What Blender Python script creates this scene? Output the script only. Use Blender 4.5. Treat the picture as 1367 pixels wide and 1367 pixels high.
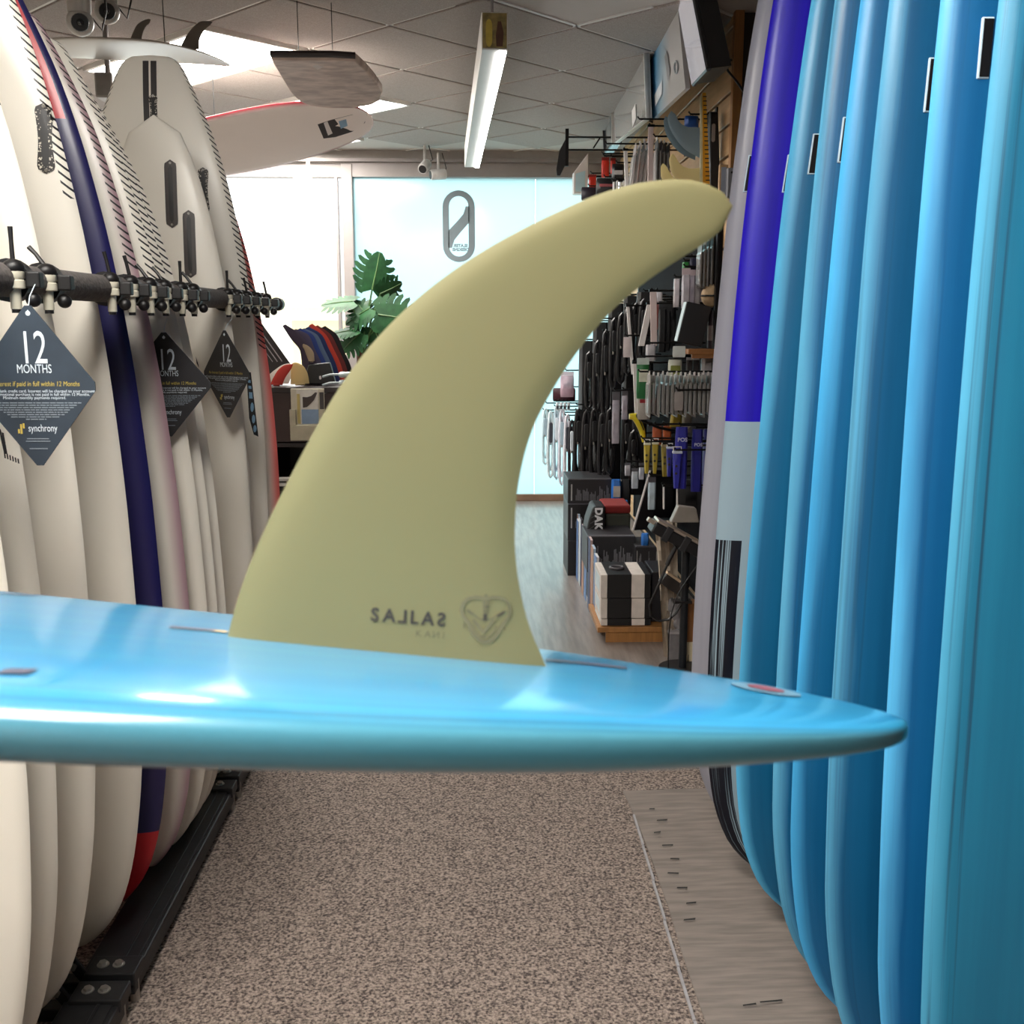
import bpy, bmesh, math, random
import numpy as np
from mathutils import Vector, Matrix
from mathutils.bvhtree import BVHTree
random.seed(7)
SC = bpy.context.scene
COL = SC.collection
for o in list(bpy.data.objects): bpy.data.objects.remove(o)

# ---------------------------------------------------------------- camera, sky, light, exposure
F = 1400.0; CAMZ = 1.47
PITCH = math.atan((683.5-430)/F); YAW = math.atan((683.5-641)/F)
cam = bpy.data.cameras.new('camera'); camo = bpy.data.objects.new('camera', cam); COL.objects.link(camo)
camo.location = (0, 0, CAMZ); camo.rotation_euler = (math.pi/2-PITCH, 0, -YAW)
cam.sensor_width = 36; cam.lens = 36*F/1367; cam.clip_start = .02; cam.clip_end = 200
cam.dof.use_dof = True; cam.dof.focus_distance = 3.2; cam.dof.aperture_fstop = 20
SC.camera = camo

wd = bpy.data.worlds.new('world'); SC.world = wd; wd.use_nodes = True
wb = wd.node_tree.nodes['Background']; wb.inputs[0].default_value = (.90, .96, 1, 1); wb.inputs[1].default_value = 3.5
SC.view_settings.view_transform = 'Standard'; SC.view_settings.look = 'None'
SC.view_settings.exposure = 0.28; SC.view_settings.gamma = 1; SC.view_settings.use_curve_mapping = False
PANEL_POWER = 29.0        # ceiling light panels
STRIP_POWER = 38.0        # linear light along the beam

# ---------------------------------------------------------------- projection helpers (photo pixel -> place at a real depth)
cp, sp, cyw, syw = math.cos(PITCH), math.sin(PITCH), math.cos(YAW), math.sin(YAW)
FWD = Vector((syw*cp, cyw*cp, -sp)); RGT = Vector((cyw, -syw, 0)); UPV = RGT.cross(FWD)
CAM = Vector((0, 0, CAMZ))
def ray(px, py): return FWD + RGT*((px-683.5)/F) - UPV*((py-683.5)/F)
def W(px, py, Y):
    r = ray(px, py); return CAM + r*(Y/r.y)
def WX(px, py, X):
    r = ray(px, py); return CAM + r*(X/r.x)
def WD(px, py, d): return CAM + ray(px, py)*d
def rect(x0, y0, x1, y1, Y):
    a = W(x0, (y0+y1)/2, Y).x; b = W(x1, (y0+y1)/2, Y).x
    c = W((x0+x1)/2, y1, Y).z; d = W((x0+x1)/2, y0, Y).z
    return a, b, c, d
def ordinal(i): return ['first','second','third','fourth','fifth','sixth','seventh','eighth','ninth','tenth','eleventh','twelfth','thirteenth','fourteenth','fifteenth','sixteenth','seventeenth','eighteenth'][i]

# ---------------------------------------------------------------- materials
def lin(c):
    if isinstance(c, str):
        c = c.lstrip('#'); c = [int(c[i:i+2], 16)/255 for i in (0, 2, 4)]
    return tuple((x/12.92 if x <= .04045 else ((x+.055)/1.055)**2.4) for x in c) + (1,)
MATS = {}
def mat(name, color, rough=.5, metal=0, coat=0, noise=0, scale=30, bump=0, bscale=80, alpha=None, emit=None, trans=0, stretch=None, color2=None, spec=None):
    if name in MATS: return MATS[name]
    m = bpy.data.materials.new(name); m.use_nodes = True; MATS[name] = m
    nt = m.node_tree; b = nt.nodes['Principled BSDF']
    c = lin(color); b.inputs['Base Color'].default_value = c
    b.inputs['Roughness'].default_value = rough; b.inputs['Metallic'].default_value = metal
    if coat: b.inputs['Coat Weight'].default_value = coat; b.inputs['Coat Roughness'].default_value = .06
    if spec is not None: b.inputs['Specular IOR Level'].default_value = spec
    if trans: b.inputs['Transmission Weight'].default_value = trans
    if alpha is not None: b.inputs['Alpha'].default_value = alpha
    tc = nt.nodes.new('ShaderNodeTexCoord'); mp = nt.nodes.new('ShaderNodeMapping')
    nt.links.new(tc.outputs['Object'], mp.inputs[0])
    if stretch: mp.inputs['Scale'].default_value = stretch
    n = nt.nodes.new('ShaderNodeTexNoise'); n.inputs['Scale'].default_value = scale; n.inputs['Detail'].default_value = 4
    nt.links.new(mp.outputs[0], n.inputs['Vector'])
    mx = nt.nodes.new('ShaderNodeMix'); mx.data_type = 'RGBA'
    c2 = lin(color2) if color2 else tuple(x*(1-noise) for x in c[:3])+(1,)
    mx.inputs[6].default_value = c; mx.inputs[7].default_value = c2
    cr = nt.nodes.new('ShaderNodeMapRange'); cr.inputs[1].default_value = .35; cr.inputs[2].default_value = .65
    nt.links.new(n.outputs['Fac'], cr.inputs[0]); nt.links.new(cr.outputs[0], mx.inputs[0])
    nt.links.new(mx.outputs[2], b.inputs['Base Color'])
    if bump:
        n2 = nt.nodes.new('ShaderNodeTexNoise'); n2.inputs['Scale'].default_value = bscale; nt.links.new(mp.outputs[0], n2.inputs['Vector'])
        bp = nt.nodes.new('ShaderNodeBump'); bp.inputs['Strength'].default_value = bump; bp.inputs['Distance'].default_value = .004
        nt.links.new(n2.outputs['Fac'], bp.inputs['Height']); nt.links.new(bp.outputs[0], b.inputs['Normal'])
    if emit:
        b.inputs['Emission Color'].default_value = lin(color); b.inputs['Emission Strength'].default_value = emit
    return m

def rail_board_mat(name, base, stripe_from=None, stripe_to=9, rough=.42, tint=None, red=None):
    """painted foam board: UV.x = across / half width, UV.y = metres from the nose"""
    m = bpy.data.materials.new(name); m.use_nodes = True; MATS[name] = m
    nt = m.node_tree; b = nt.nodes['Principled BSDF']; L = nt.links.new
    b.inputs['Roughness'].default_value = rough; b.inputs['Coat Weight'].default_value = .25; b.inputs['Coat Roughness'].default_value = .2
    uv = nt.nodes.new('ShaderNodeUVMap'); sx = nt.nodes.new('ShaderNodeSeparateXYZ'); L(uv.outputs[0], sx.inputs[0])
    def math_(op, a, b_=None, c=None):
        n = nt.nodes.new('ShaderNodeMath'); n.operation = op
        for i, v in enumerate((a, b_, c)):
            if v is None: continue
            if isinstance(v, (int, float)): n.inputs[i].default_value = v
            else: L(v, n.inputs[i])
        return n.outputs[0]
    def mix(f, a, c):
        n = nt.nodes.new('ShaderNodeMix'); n.data_type = 'RGBA'; L(f, n.inputs[0])
        for i, v in ((6, a), (7, c)):
            if isinstance(v, tuple): n.inputs[i].default_value = v
            else: L(v, n.inputs[i])
        return n.outputs[2]
    ax = math_('ABSOLUTE', sx.outputs[0]); v = sx.outputs[1]
    tc = nt.nodes.new('ShaderNodeTexCoord'); ns = nt.nodes.new('ShaderNodeTexNoise'); ns.inputs['Scale'].default_value = 6; L(tc.outputs['Object'], ns.inputs['Vector'])
    col = mix(ns.outputs['Fac'], lin(base), tuple(x*.94 for x in lin(base)[:3])+(1,))
    if tint:   # soft sprayed rail tint
        e = nt.nodes.new('ShaderNodeMapRange'); e.interpolation_type = 'SMOOTHSTEP'; L(ax, e.inputs[0]); e.inputs[1].default_value = .86; e.inputs[2].default_value = 1.0
        col = mix(e.outputs[0], col, lin(tint))
    if red:
        rcol, lo, hi, across = red
        f = math_('ADD', math_('LESS_THAN', v, lo), math_('MULTIPLY', math_('GREATER_THAN', v, hi), math_('LESS_THAN', sx.outputs[0], across)))
        f = math_('MINIMUM', f, 1.0); col = mix(f, col, lin(rcol))
    if stripe_from is not None:
        ph = math_('FRACT', math_('MULTIPLY_ADD', v, 52.0, math_('MULTIPLY', ax, 13.0)))
        s = math_('LESS_THAN', ph, .30)
        s = math_('MULTIPLY', s, math_('GREATER_THAN', ax, .93))
        s = math_('MULTIPLY', s, math_('GREATER_THAN', v, stripe_from)); s = math_('MULTIPLY', s, math_('LESS_THAN', v, stripe_to))
        col = mix(s, col, lin('#1c1c20'))
    L(col, b.inputs['Base Color'])
    return m

def resin_mat(name, c_a, c_b, dark=0, split=None, brush=None, rail_shading=None):
    """glossy resin tint with streaks along the board, optional two-colour split across the length"""
    m = bpy.data.materials.new(name); m.use_nodes = True; MATS[name] = m
    nt = m.node_tree; b = nt.nodes['Principled BSDF']; L = nt.links.new
    b.inputs['Roughness'].default_value = .40; b.inputs['Coat Weight'].default_value = .12; b.inputs['Coat Roughness'].default_value = .2; b.inputs['Specular IOR Level'].default_value = .35
    uv = nt.nodes.new('ShaderNodeUVMap'); sx = nt.nodes.new('ShaderNodeSeparateXYZ'); L(uv.outputs[0], sx.inputs[0])
    def streak(sxs, sys, off, lo, hi, detail=5):
        mp = nt.nodes.new('ShaderNodeMapping'); mp.inputs['Scale'].default_value = (sxs, sys, 1); mp.inputs['Location'].default_value = (off, off*.7, 0)
        L(uv.outputs[0], mp.inputs[0]); n = nt.nodes.new('ShaderNodeTexNoise'); n.inputs['Scale'].default_value = 1; n.inputs['Detail'].default_value = detail
        L(mp.outputs[0], n.inputs['Vector']); r = nt.nodes.new('ShaderNodeMapRange'); r.inputs[1].default_value = lo; r.inputs[2].default_value = hi; L(n.outputs['Fac'], r.inputs[0]); return r.outputs[0]
    def mix(f, a, c):
        n = nt.nodes.new('ShaderNodeMix'); n.data_type = 'RGBA'; L(f, n.inputs[0])
        for i, v in ((6, a), (7, c)):
            if isinstance(v, tuple): n.inputs[i].default_value = v
            else: L(v, n.inputs[i])
        return n.outputs[2]
    def math_(op, a, b_):
        n = nt.nodes.new('ShaderNodeMath'); n.operation = op
        for i, v in enumerate((a, b_)):
            if isinstance(v, (int, float)): n.inputs[i].default_value = v
            else: L(v, n.inputs[i])
        return n.outputs[0]
    off = random.random()*20
    col = mix(streak(9, .8, off, .3, .7), lin(c_a), lin(c_b))
    if rail_shading:   # sanded rails, with their light or shade put into the colour over the hull
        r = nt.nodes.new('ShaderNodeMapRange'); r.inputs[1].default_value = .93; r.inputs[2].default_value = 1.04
        L(math_('ADD', math_('ABSOLUTE', sx.outputs[0], 0), math_('MULTIPLY', streak(5, 1.2, off+3, .3, .7), .06)), r.inputs[0]); col = mix(r.outputs[0], col, lin(rail_shading))
    if dark:
        ax = math_('ABSOLUTE', sx.outputs[0], 0)
        f = math_('MULTIPLY', streak(45, .9, off+5, .52, .66), math_('GREATER_THAN', ax, .86))
        f = math_('MULTIPLY', f, dark); col = mix(f, col, lin('#1b3a50'))
    if split:
        z, c2 = split; col = mix(math_('LESS_THAN', sx.outputs[1], z), col, lin(c2))
    if brush:
        ax = math_('ABSOLUTE', sx.outputs[0], 0)
        f = math_('MULTIPLY', streak(60, 1.3, off+2, .36, .46), math_('GREATER_THAN', ax, .80)); f = math_('MULTIPLY', f, math_('LESS_THAN', sx.outputs[1], brush)); col = mix(f, col, lin('#0c0f1c'))
    L(col, b.inputs['Base Color'])
    return m

# ---------------------------------------------------------------- geometry collector
class G:
    def __init__(s): s.v = []; s.f = []; s.uv = None
    def add(s, vs, fs):
        k = len(s.v); s.v += [Vector(x) for x in vs]; s.f += [tuple(i+k for i in f) for f in fs]; return s
    def box(s, lo, hi, M=None):
        x0, y0, z0 = lo; x1, y1, z1 = hi
        vs = [Vector(p) for p in ((x0,y0,z0),(x1,y0,z0),(x1,y1,z0),(x0,y1,z0),(x0,y0,z1),(x1,y0,z1),(x1,y1,z1),(x0,y1,z1))]
        if M is not None: vs = [M @ p for p in vs]
        return s.add(vs, [(0,3,2,1),(4,5,6,7),(0,1,5,4),(1,2,6,5),(2,3,7,6),(3,0,4,7)])
    def cbox(s, c, size, M=None):
        c = Vector(c); h = Vector(size)/2
        if M is None: return s.box(c-h, c+h)
        return s.box(-h, h, Matrix.Translation(c) @ M.to_4x4())
    def cyl(s, p0, p1, r0, r1=None, n=14, cap=True):
        return s.tube([p0, p1], [r0, r0 if r1 is None else r1], n, cap)
    def tube(s, path, r, n=10, cap=True, closed=False):
        P = [Vector(p) for p in path]; N = len(P)
        R = [r]*N if isinstance(r, (int, float)) else list(r)
        k0 = len(s.v); up = None
        for i, p in enumerate(P):
            if closed: t = (P[(i+1) % N]-P[i-1]).normalized()
            else: t = (P[min(i+1, N-1)]-P[max(i-1, 0)]).normalized()
            if up is None:
                up = Vector((0,0,1)) if abs(t.z) < .9 else Vector((1,0,0))
            a = t.cross(up)
            if a.length < 1e-6: up = Vector((0,1,0)); a = t.cross(up)
            a.normalize(); b = a.cross(t).normalized(); up = b
            for j in range(n):
                q = 2*math.pi*j/n; s.v.append(p + (a*math.cos(q)+b*math.sin(q))*R[i])
        m = N if closed else N-1
        for i in range(m):
            for j in range(n):
                i2 = (i+1) % N; s.f.append((k0+i*n+j, k0+i*n+(j+1) % n, k0+i2*n+(j+1) % n, k0+i2*n+j))
        if cap and not closed:
            s.f.append(tuple(k0+j for j in range(n))[::-1]); s.f.append(tuple(k0+(N-1)*n+j for j in range(n)))
        return s
    def lathe(s, prof, c, n=20, M=None):
        c = Vector(c); k0 = len(s.v)
        for (r, z) in prof:
            for j in range(n):
                q = 2*math.pi*j/n; p = Vector((r*math.cos(q), r*math.sin(q), z))
                if M is not None: p = M @ p
                s.v.append(c+p)
        for i in range(len(prof)-1):
            for j in range(n):
                s.f.append((k0+i*n+j, k0+i*n+(j+1) % n, k0+(i+1)*n+(j+1) % n, k0+(i+1)*n+j))
        s.f.append(tuple(k0+j for j in range(n))[::-1]); s.f.append(tuple(k0+(len(prof)-1)*n+j for j in range(n)))
        return s
    def prism(s, poly, o, a, b, t):
        """2-D polygon in plane (a, b) at o, extruded by vector t"""
        o, a, b, t = Vector(o), Vector(a), Vector(b), Vector(t); n = len(poly)
        vs = [o+a*x+b*y for x, y in poly]; vs += [p+t for p in vs]
        fs = [tuple(range(n))[::-1], tuple(range(n, 2*n))] + [(i, (i+1) % n, n+(i+1) % n, n+i) for i in range(n)]
        return s.add(vs, fs)
    def sphere(s, c, r, n=12, m=8, sc=(1,1,1)):
        prof = [(max(1e-4, r*math.sin(math.pi*i/m)), -r*math.cos(math.pi*i/m)) for i in range(m+1)]
        return s.lathe(prof, c, n, Matrix.Diagonal(Vector(sc)))

ORG = {}
def obj(name, g, m, parent=None, bevel=0, smooth=False, segs=2, origin=None):
    vs, fs = g.v, g.f
    lo = Vector([min(p[i] for p in vs) for i in range(3)]); hi = Vector([max(p[i] for p in vs) for i in range(3)])
    if origin is None:
        origin = (lo+hi)/2
        if parent is None: origin.z = lo.z
    origin = Vector(origin)
    me = bpy.data.meshes.new(name); me.from_pydata([tuple(p-origin) for p in vs], [], fs)
    if g.uv:
        ul = me.uv_layers.new(name='UVMap')
        for lp in me.loops: ul.data[lp.index].uv = g.uv[lp.vertex_index]
    bm = bmesh.new(); bm.from_mesh(me)
    bmesh.ops.recalc_face_normals(bm, faces=bm.faces)
    if bevel: bmesh.ops.bevel(bm, geom=[e for e in bm.edges if len(e.link_faces) == 2 and e.calc_face_angle(0) > .5], offset=bevel, segments=segs, affect='EDGES', profile=.5, clamp_overlap=True)
    if smooth is not False:
        for f in bm.faces: f.smooth = True
        ang = .7 if smooth is True else smooth
        for e in bm.edges:
            if len(e.link_faces) == 2 and e.calc_face_angle(0) > ang: e.smooth = False
    bm.to_mesh(me); bm.free()
    me.materials.append(m)
    o = bpy.data.objects.new(name, me); COL.objects.link(o)
    if parent is not None:
        o.parent = parent; o.location = origin - ORG[parent.name]
    else: o.location = origin
    ORG[o.name] = origin
    return o
def tag(o, label, cat, group=None):
    o['label'] = label; o['category'] = cat
    if group: o['group'] = group
    return o
def thing(name, label, cat, loc, group=None):
    o = bpy.data.objects.new(name, None); COL.objects.link(o); o.location = Vector(loc); o.empty_display_size = .05
    ORG[o.name] = Vector(loc); return tag(o, label, cat, group)
def struct(o, label=None):
    o['kind'] = 'structure'
    if label: o['label'] = label
    return o
def copy_tree(o, delta, parent=None):
    c = o.copy(); COL.objects.link(c); c.parent = parent
    if parent is None: c.location = o.location + Vector(delta)
    ORG[c.name] = ORG[o.name] + Vector(delta)
    for ch in list(o.children): copy_tree(ch, delta, c)
    return c
def text_geo(body, size, o, ax, ay, align='CENTER', mirror=False, lift=(0,0,0), font_shear=0, spacing=1.0, bold=0):
    cu = bpy.data.curves.new('t', 'FONT'); cu.body = body; cu.size = size; cu.align_x = align; cu.align_y = 'CENTER'; cu.space_character = spacing; cu.shear = font_shear; cu.offset = bold; cu.resolution_u = 3
    to = bpy.data.objects.new('t', cu); COL.objects.link(to); dg = bpy.context.evaluated_depsgraph_get(); dg.update()
    me = bpy.data.meshes.new_from_object(to.evaluated_get(dg)); bpy.data.objects.remove(to); bpy.data.curves.remove(cu)
    o, ax, ay, lift = Vector(o), Vector(ax), Vector(ay), Vector(lift); g = G(); k = -1 if mirror else 1
    g.add([o+ax*(v.co.x*k)+ay*v.co.y+lift for v in me.vertices], [tuple(p.vertices) for p in me.polygons]); bpy.data.meshes.remove(me)
    return g
def drape(g, bvh, d, off):
    """lay flat print onto a curved surface along direction d"""
    d = Vector(d).normalized()
    for i, p in enumerate(g.v):
        h = bvh.ray_cast(p - d*.2, d)
        if h[0] is not None: g.v[i] = h[0] - d*off
    return g
def pchip(x, xp, fp):
    xp, fp = np.array(xp, float), np.array(fp, float); h = np.diff(xp); dl = np.diff(fp)/h; d = np.zeros_like(fp)
    d[0] = dl[0]; d[-1] = dl[-1]
    for i in range(1, len(xp)-1):
        if dl[i-1]*dl[i] > 0:
            w1 = 2*h[i]+h[i-1]; w2 = h[i]+2*h[i-1]; d[i] = (w1+w2)/(w1/dl[i-1]+w2/dl[i])
    i = np.clip(np.searchsorted(xp, x)-1, 0, len(xp)-2); t = (x-xp[i])/h[i]
    return fp[i]*(2*t**3-3*t**2+1)+h[i]*d[i]*(t**3-2*t**2+t)+fp[i+1]*(-2*t**3+3*t**2)+h[i]*d[i+1]*(t**3-t**2)
def stadium(w, h, n=8):
    r = w/2; k = h/2-r; pts = [(r*math.cos(math.pi*i/n), k+r*math.sin(math.pi*i/n)) for i in range(n+1)]
    return pts + [(-x, -y) for x, y in pts]
# ================================================================ SETTING
XL, XR, YB, YF, ZC = -3.2, 1.75, -3.5, 8.68, 2.80
def wood_floor_mat():
    m = mat('grey_wood_floor', '#8b827c', .30, noise=.35, scale=3.0, stretch=(14, 1.2, 1), bump=.08, bscale=6, coat=.2); return m
M_wall = mat('wall_paint', '#b9b2a8', .8, noise=.05, scale=4)
M_walld = mat('dark_wall_paint', '#3a2f29', .8, noise=.2, scale=6)
M_ceil = mat('ceiling_paint', '#b8b0aa', .85, noise=.04, scale=8)
M_tile = mat('ceiling_tile', '#a89e98', .9, noise=.30, scale=220, bump=.3, bscale=260)
M_tee = mat('tee_bar_paint', '#d9d5d0', .5, noise=.03)
M_alu = mat('window_frame_metal', '#8f8886', .5, metal=.2, noise=.06, scale=12)
M_carpet = mat('carpet_pile', '#a8978b', .97, noise=0, color2='#3c3230', scale=150, bump=.9, bscale=150)
M_matcl = mat('mat_cloth', '#8b8078', .9, noise=.28, scale=7, stretch=(1, 9, 1), bump=.35, bscale=14)
M_sill = mat('brown_sill', '#7d6450', .6, noise=.2, scale=9)
M_panel = mat('light_panel_diffuser', '#fffaf2', .5, emit=PANEL_POWER)
M_strip = mat('light_strip_diffuser', '#ffffff', .5, emit=STRIP_POWER)
M_white = mat('white_paint', '#cfcac4', .5, noise=.04, scale=9)

struct(obj('floor', G().box((XL, 3.9, -.1), (XR, YF+.25, 0)), wood_floor_mat()), 'grey wooden plank floor shining near the window')
struct(obj('floor_carpet', G().box((XL, YB, -.1), (XR, 3.9, .004)), M_carpet), 'speckled brown grey carpet of the aisle')
struct(obj('wall_left', G().box((XL-.1, YB, 0), (XL, YF+.2, ZC)), M_wall))
struct(obj('wall_right', G().box((XR, YB, 0), (XR+.1, 4.9, ZC)), M_walld))
struct(obj('wall_rear', G().box((XL, YB-.1, 0), (XR, YB, ZC)), M_wall))
ceil = struct(obj('ceiling', G().box((XL, YB, ZC), (XR, YF+.2, ZC+.1)), M_ceil), 'suspended ceiling with speckled tiles set diagonally')

# tiles set at 45 degrees, a few replaced by light panels
TS = .60; A45 = math.radians(-45); ca, sa = math.cos(A45), math.sin(A45)
tmesh = None; tb = None; LIGHT_TILES = []
def tile_xy(i, j): return (-.40 + (i*ca - j*sa)*TS, 5.50 + (i*sa + j*ca)*TS)
light_cells = {}
for cx, cy_ in ((-1.45, 5.35), (-1.05, 6.75), (-1.05, 7.85)):
    best = min(((i, j) for i in range(-14, 15) for j in range(-14, 15)), key=lambda q: (tile_xy(*q)[0]-cx)**2+(tile_xy(*q)[1]-cy_)**2)
    light_cells[best] = 1; light_cells[(best[0]-1, best[1])] = 2
bars = 0
for i in range(-12, 13):
    for j in range(-12, 13):
        x, y = tile_xy(i, j)
        if not (XL+.42 < x < XR-.42 and 3.7 < y < YF-.45): continue
        if x > -.1 and y < 5.0: continue
        if (i, j) in light_cells: continue
        if tmesh is None:
            o = obj('tile', G().box((x-TS/2+.011, y-TS/2+.011, ZC-.012), (x+TS/2-.011, y+TS/2-.011, ZC+.002)), M_tile, ceil, bevel=.003, segs=1); tmesh = o.data
        else:
            o = bpy.data.objects.new('tile', tmesh); COL.objects.link(o); o.parent = ceil
        o.location = Vector((x, y, ZC-.005)) - ORG[ceil.name]; o.rotation_euler = (0, 0, A45)
for fam in (0, 1):
    for k in range(-13, 14):
        pts = [tile_xy(k-.5, j) if fam == 0 else tile_xy(j, k-.5) for j in np.arange(-14, 14, .1)]
        pts = [p for p in pts if XL+.02 < p[0] < XR-.02 and 3.5 < p[1] < YF-.02 and not (p[0] > -.1 and p[1] < 4.75)]
        if len(pts) < 8: continue
        p, q = Vector((*pts[0], ZC-.006)), Vector((*pts[-1], ZC-.006)); d = (q-p).normalized(); n = Vector((-d.y, d.x, 0))*.009
        g = G(); g.prism([(0, 0), (1, 0), (1, 1), (0, 1)], p-n, q-p, n*2, (0, 0, .01)); obj('tee_bar', g, M_tee, ceil)

# light panels in the ceiling (two tiles long)
pl = ['nearest the hanging twin fin board', 'above the dark wooden hanging board', 'closest to the shop window', 'over the left wall', 'above the framed case']
k = 0
for (i, j), kind in list(light_cells.items()):
    if kind != 1: continue
    c0 = Vector((*tile_xy(i-.5, j), ZC)); R = Matrix.Rotation(A45, 3, 'Z')
    t = thing('ceiling_light_panel', 'added unseen fill panel in the ceiling ' + pl[k], 'ceiling light', c0-Vector((0, 0, .03)), 'ceiling light panels'); k += 1
    g = G()
    for sx_ in (-1, 1): g.cbox(c0+R@Vector((sx_*(TS-.016), 0, -.014)), (.02, TS-.02, .028), R)
    for sy_ in (-1, 1): g.cbox(c0+R@Vector((0, sy_*(TS/2-.02), -.014)), (2*TS-.02, .02, .028), R)
    obj('frame', g, M_tee, t)
    obj('diffuser', G().cbox(c0+Vector((0, 0, -.012)), (2*TS-.06, TS-.06, .012), R), M_panel, t)
# added fill panels out of view, placed to light the near boards
for kx, ky, lab in ((-.42, .62, 'above the aisle near the photographer'), (-1.15, -.2, 'above the near surfboards by the left wall'), (-.9, -2.0, 'behind the photographer')):
    c0 = Vector((kx, ky, ZC))
    t = thing('ceiling_light_panel', 'added unseen fill panel in the ceiling ' + lab, 'ceiling light', c0-Vector((0, 0, .03)), 'ceiling light panels')
    g = G()
    for s in (-1, 1): g.cbox(c0+Vector((s*.29, 0, -.014)), (.02, 1.18, .028)); g.cbox(c0+Vector((0, s*.58, -.014)), (.56, .02, .028))
    obj('frame', g, M_tee, t); obj('diffuser', G().cbox(c0+Vector((0, 0, -.012)), (.55, 1.13, .012)), M_panel, t)

# slatted wood wall on the right
M_slat = mat('slat_wood', '#c9a070', .5, noise=.22, scale=4, stretch=(1, 1, 9), bump=.1, bscale=20)
M_slat_end = mat('slat_end_wood', '#a4713c', .5, noise=.25, scale=6, stretch=(9, 9, 1))
sw = struct(obj('wall_slatted', G().box((1.145, 4.86, 0), (1.20, YF, ZC)), M_walld), 'honey coloured wooden slat wall with dark grooves')
zz = 2.205-.135*16
while zz < ZC-.02:
    a, b = max(.0, zz+.006), min(ZC, zz+.129)
    obj('slat', G().box((1.12, 4.86, a), (1.145, YF, b)), M_slat, sw, bevel=.003, segs=1); zz += .135
obj('end_trim', G().box((1.115, 4.82, 0), (1.155, 4.86, ZC)), M_slat_end, sw, bevel=.002, segs=1)
struct(obj('wall_return', G().box((1.20, 4.86, 0), (XR, 4.95, ZC)), M_walld))

# window wall
def frosted():
    m = bpy.data.materials.new('frosted_film'); m.use_nodes = True; nt = m.node_tree; L = nt.links.new
    nt.nodes.remove(nt.nodes['Principled BSDF']); out = nt.nodes['Material Output']
    tr = nt.nodes.new('ShaderNodeBsdfTranslucent'); gl = nt.nodes.new('ShaderNodeBsdfGlossy'); gl.inputs['Roughness'].default_value = .15
    mx = nt.nodes.new('ShaderNodeMixShader'); mx.inputs[0].default_value = .04
    tc = nt.nodes.new('ShaderNodeTexCoord'); n = nt.nodes.new('ShaderNodeTexNoise'); n.inputs['Scale'].default_value = .8; L(tc.outputs['Object'], n.inputs['Vector'])
    cm = nt.nodes.new('ShaderNodeMix'); cm.data_type = 'RGBA'; cm.inputs[6].default_value = (.58, .72, .735, 1); cm.inputs[7].default_value = (.53, .69, .705, 1)
    L(n.outputs['Fac'], cm.inputs[0]); L(cm.outputs[2], tr.inputs[0]); L(tr.outputs[0], mx.inputs[1]); L(gl.outputs[0], mx.inputs[2]); L(mx.outputs[0], out.inputs[0]); return m
def clear_glass():
    m = bpy.data.materials.new('clear_window_glass'); m.use_nodes = True; nt = m.node_tree; L = nt.links.new
    nt.nodes.remove(nt.nodes['Principled BSDF']); out = nt.nodes['Material Output']
    tr = nt.nodes.new('ShaderNodeBsdfTransparent'); gl = nt.nodes.new('ShaderNodeBsdfGlossy'); gl.inputs['Roughness'].default_value = .02
    mx = nt.nodes.new('ShaderNodeMixShader'); mx.inputs[0].default_value = .05
    L(tr.outputs[0], mx.inputs[1]); L(gl.outputs[0], mx.inputs[2]); L(mx.outputs[0], out.inputs[0]); return m
M_frost, M_glass = frosted(), clear_glass()
struct(obj('wall_front', G().box((XL, YF-.02, 2.70), (1.2, YF+.2, ZC)), mat('header_paint', '#a39d98', .7, noise=.05)), 'strip of wall above the shop window')
w1 = struct(obj('window_1', G().box((XL, YF, 2.60), (-1.04, YF+.10, 2.70)).box((XL, YF, 0), (-1.04, YF+.1, .07)), M_alu), 'clear shop window full of glaring daylight')
obj('pane', G().box((XL, YF+.045, .07), (-1.145, YF+.055, 2.60)), M_glass, w1)
obj('pane', G().box((-1.12, YF+.045, .07), (-1.075, YF+.055, 2.60)), M_glass, w1)
obj('mullion', G().box((-1.145, YF+.0, .07), (-1.12, YF+.09, 2.60)), M_alu, w1, bevel=.003)
w2 = struct(obj('window_2', G().box((-1.005, YF-.03, 2.60), (1.12, YF+.10, 2.70)).box((-1.005, YF-.02, .0), (1.12, YF+.1, .03)), M_alu), 'frosted pale blue shop window with grey emblem')
obj('pane', G().box((-1.0, YF+.045, .03), (.45, YF+.055, 2.60)), M_frost, w2)
obj('pane', G().box((.456, YF+.045, .03), (1.12, YF+.055, 2.60)), M_frost, w2)
obj('sill', G().box((-1.005, YF-.06, 0), (1.12, YF-.02, .055)), M_sill, w2, bevel=.004)
obj('post', G().box((-1.085, YF-.04, 0), (-1.0, YF+.10, 2.70)), M_alu, w2, bevel=.006)
obj('rail', G().box((XL, YF-.07, 2.71), (1.1, YF-.02, 2.735)), M_alu, w2)
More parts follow.
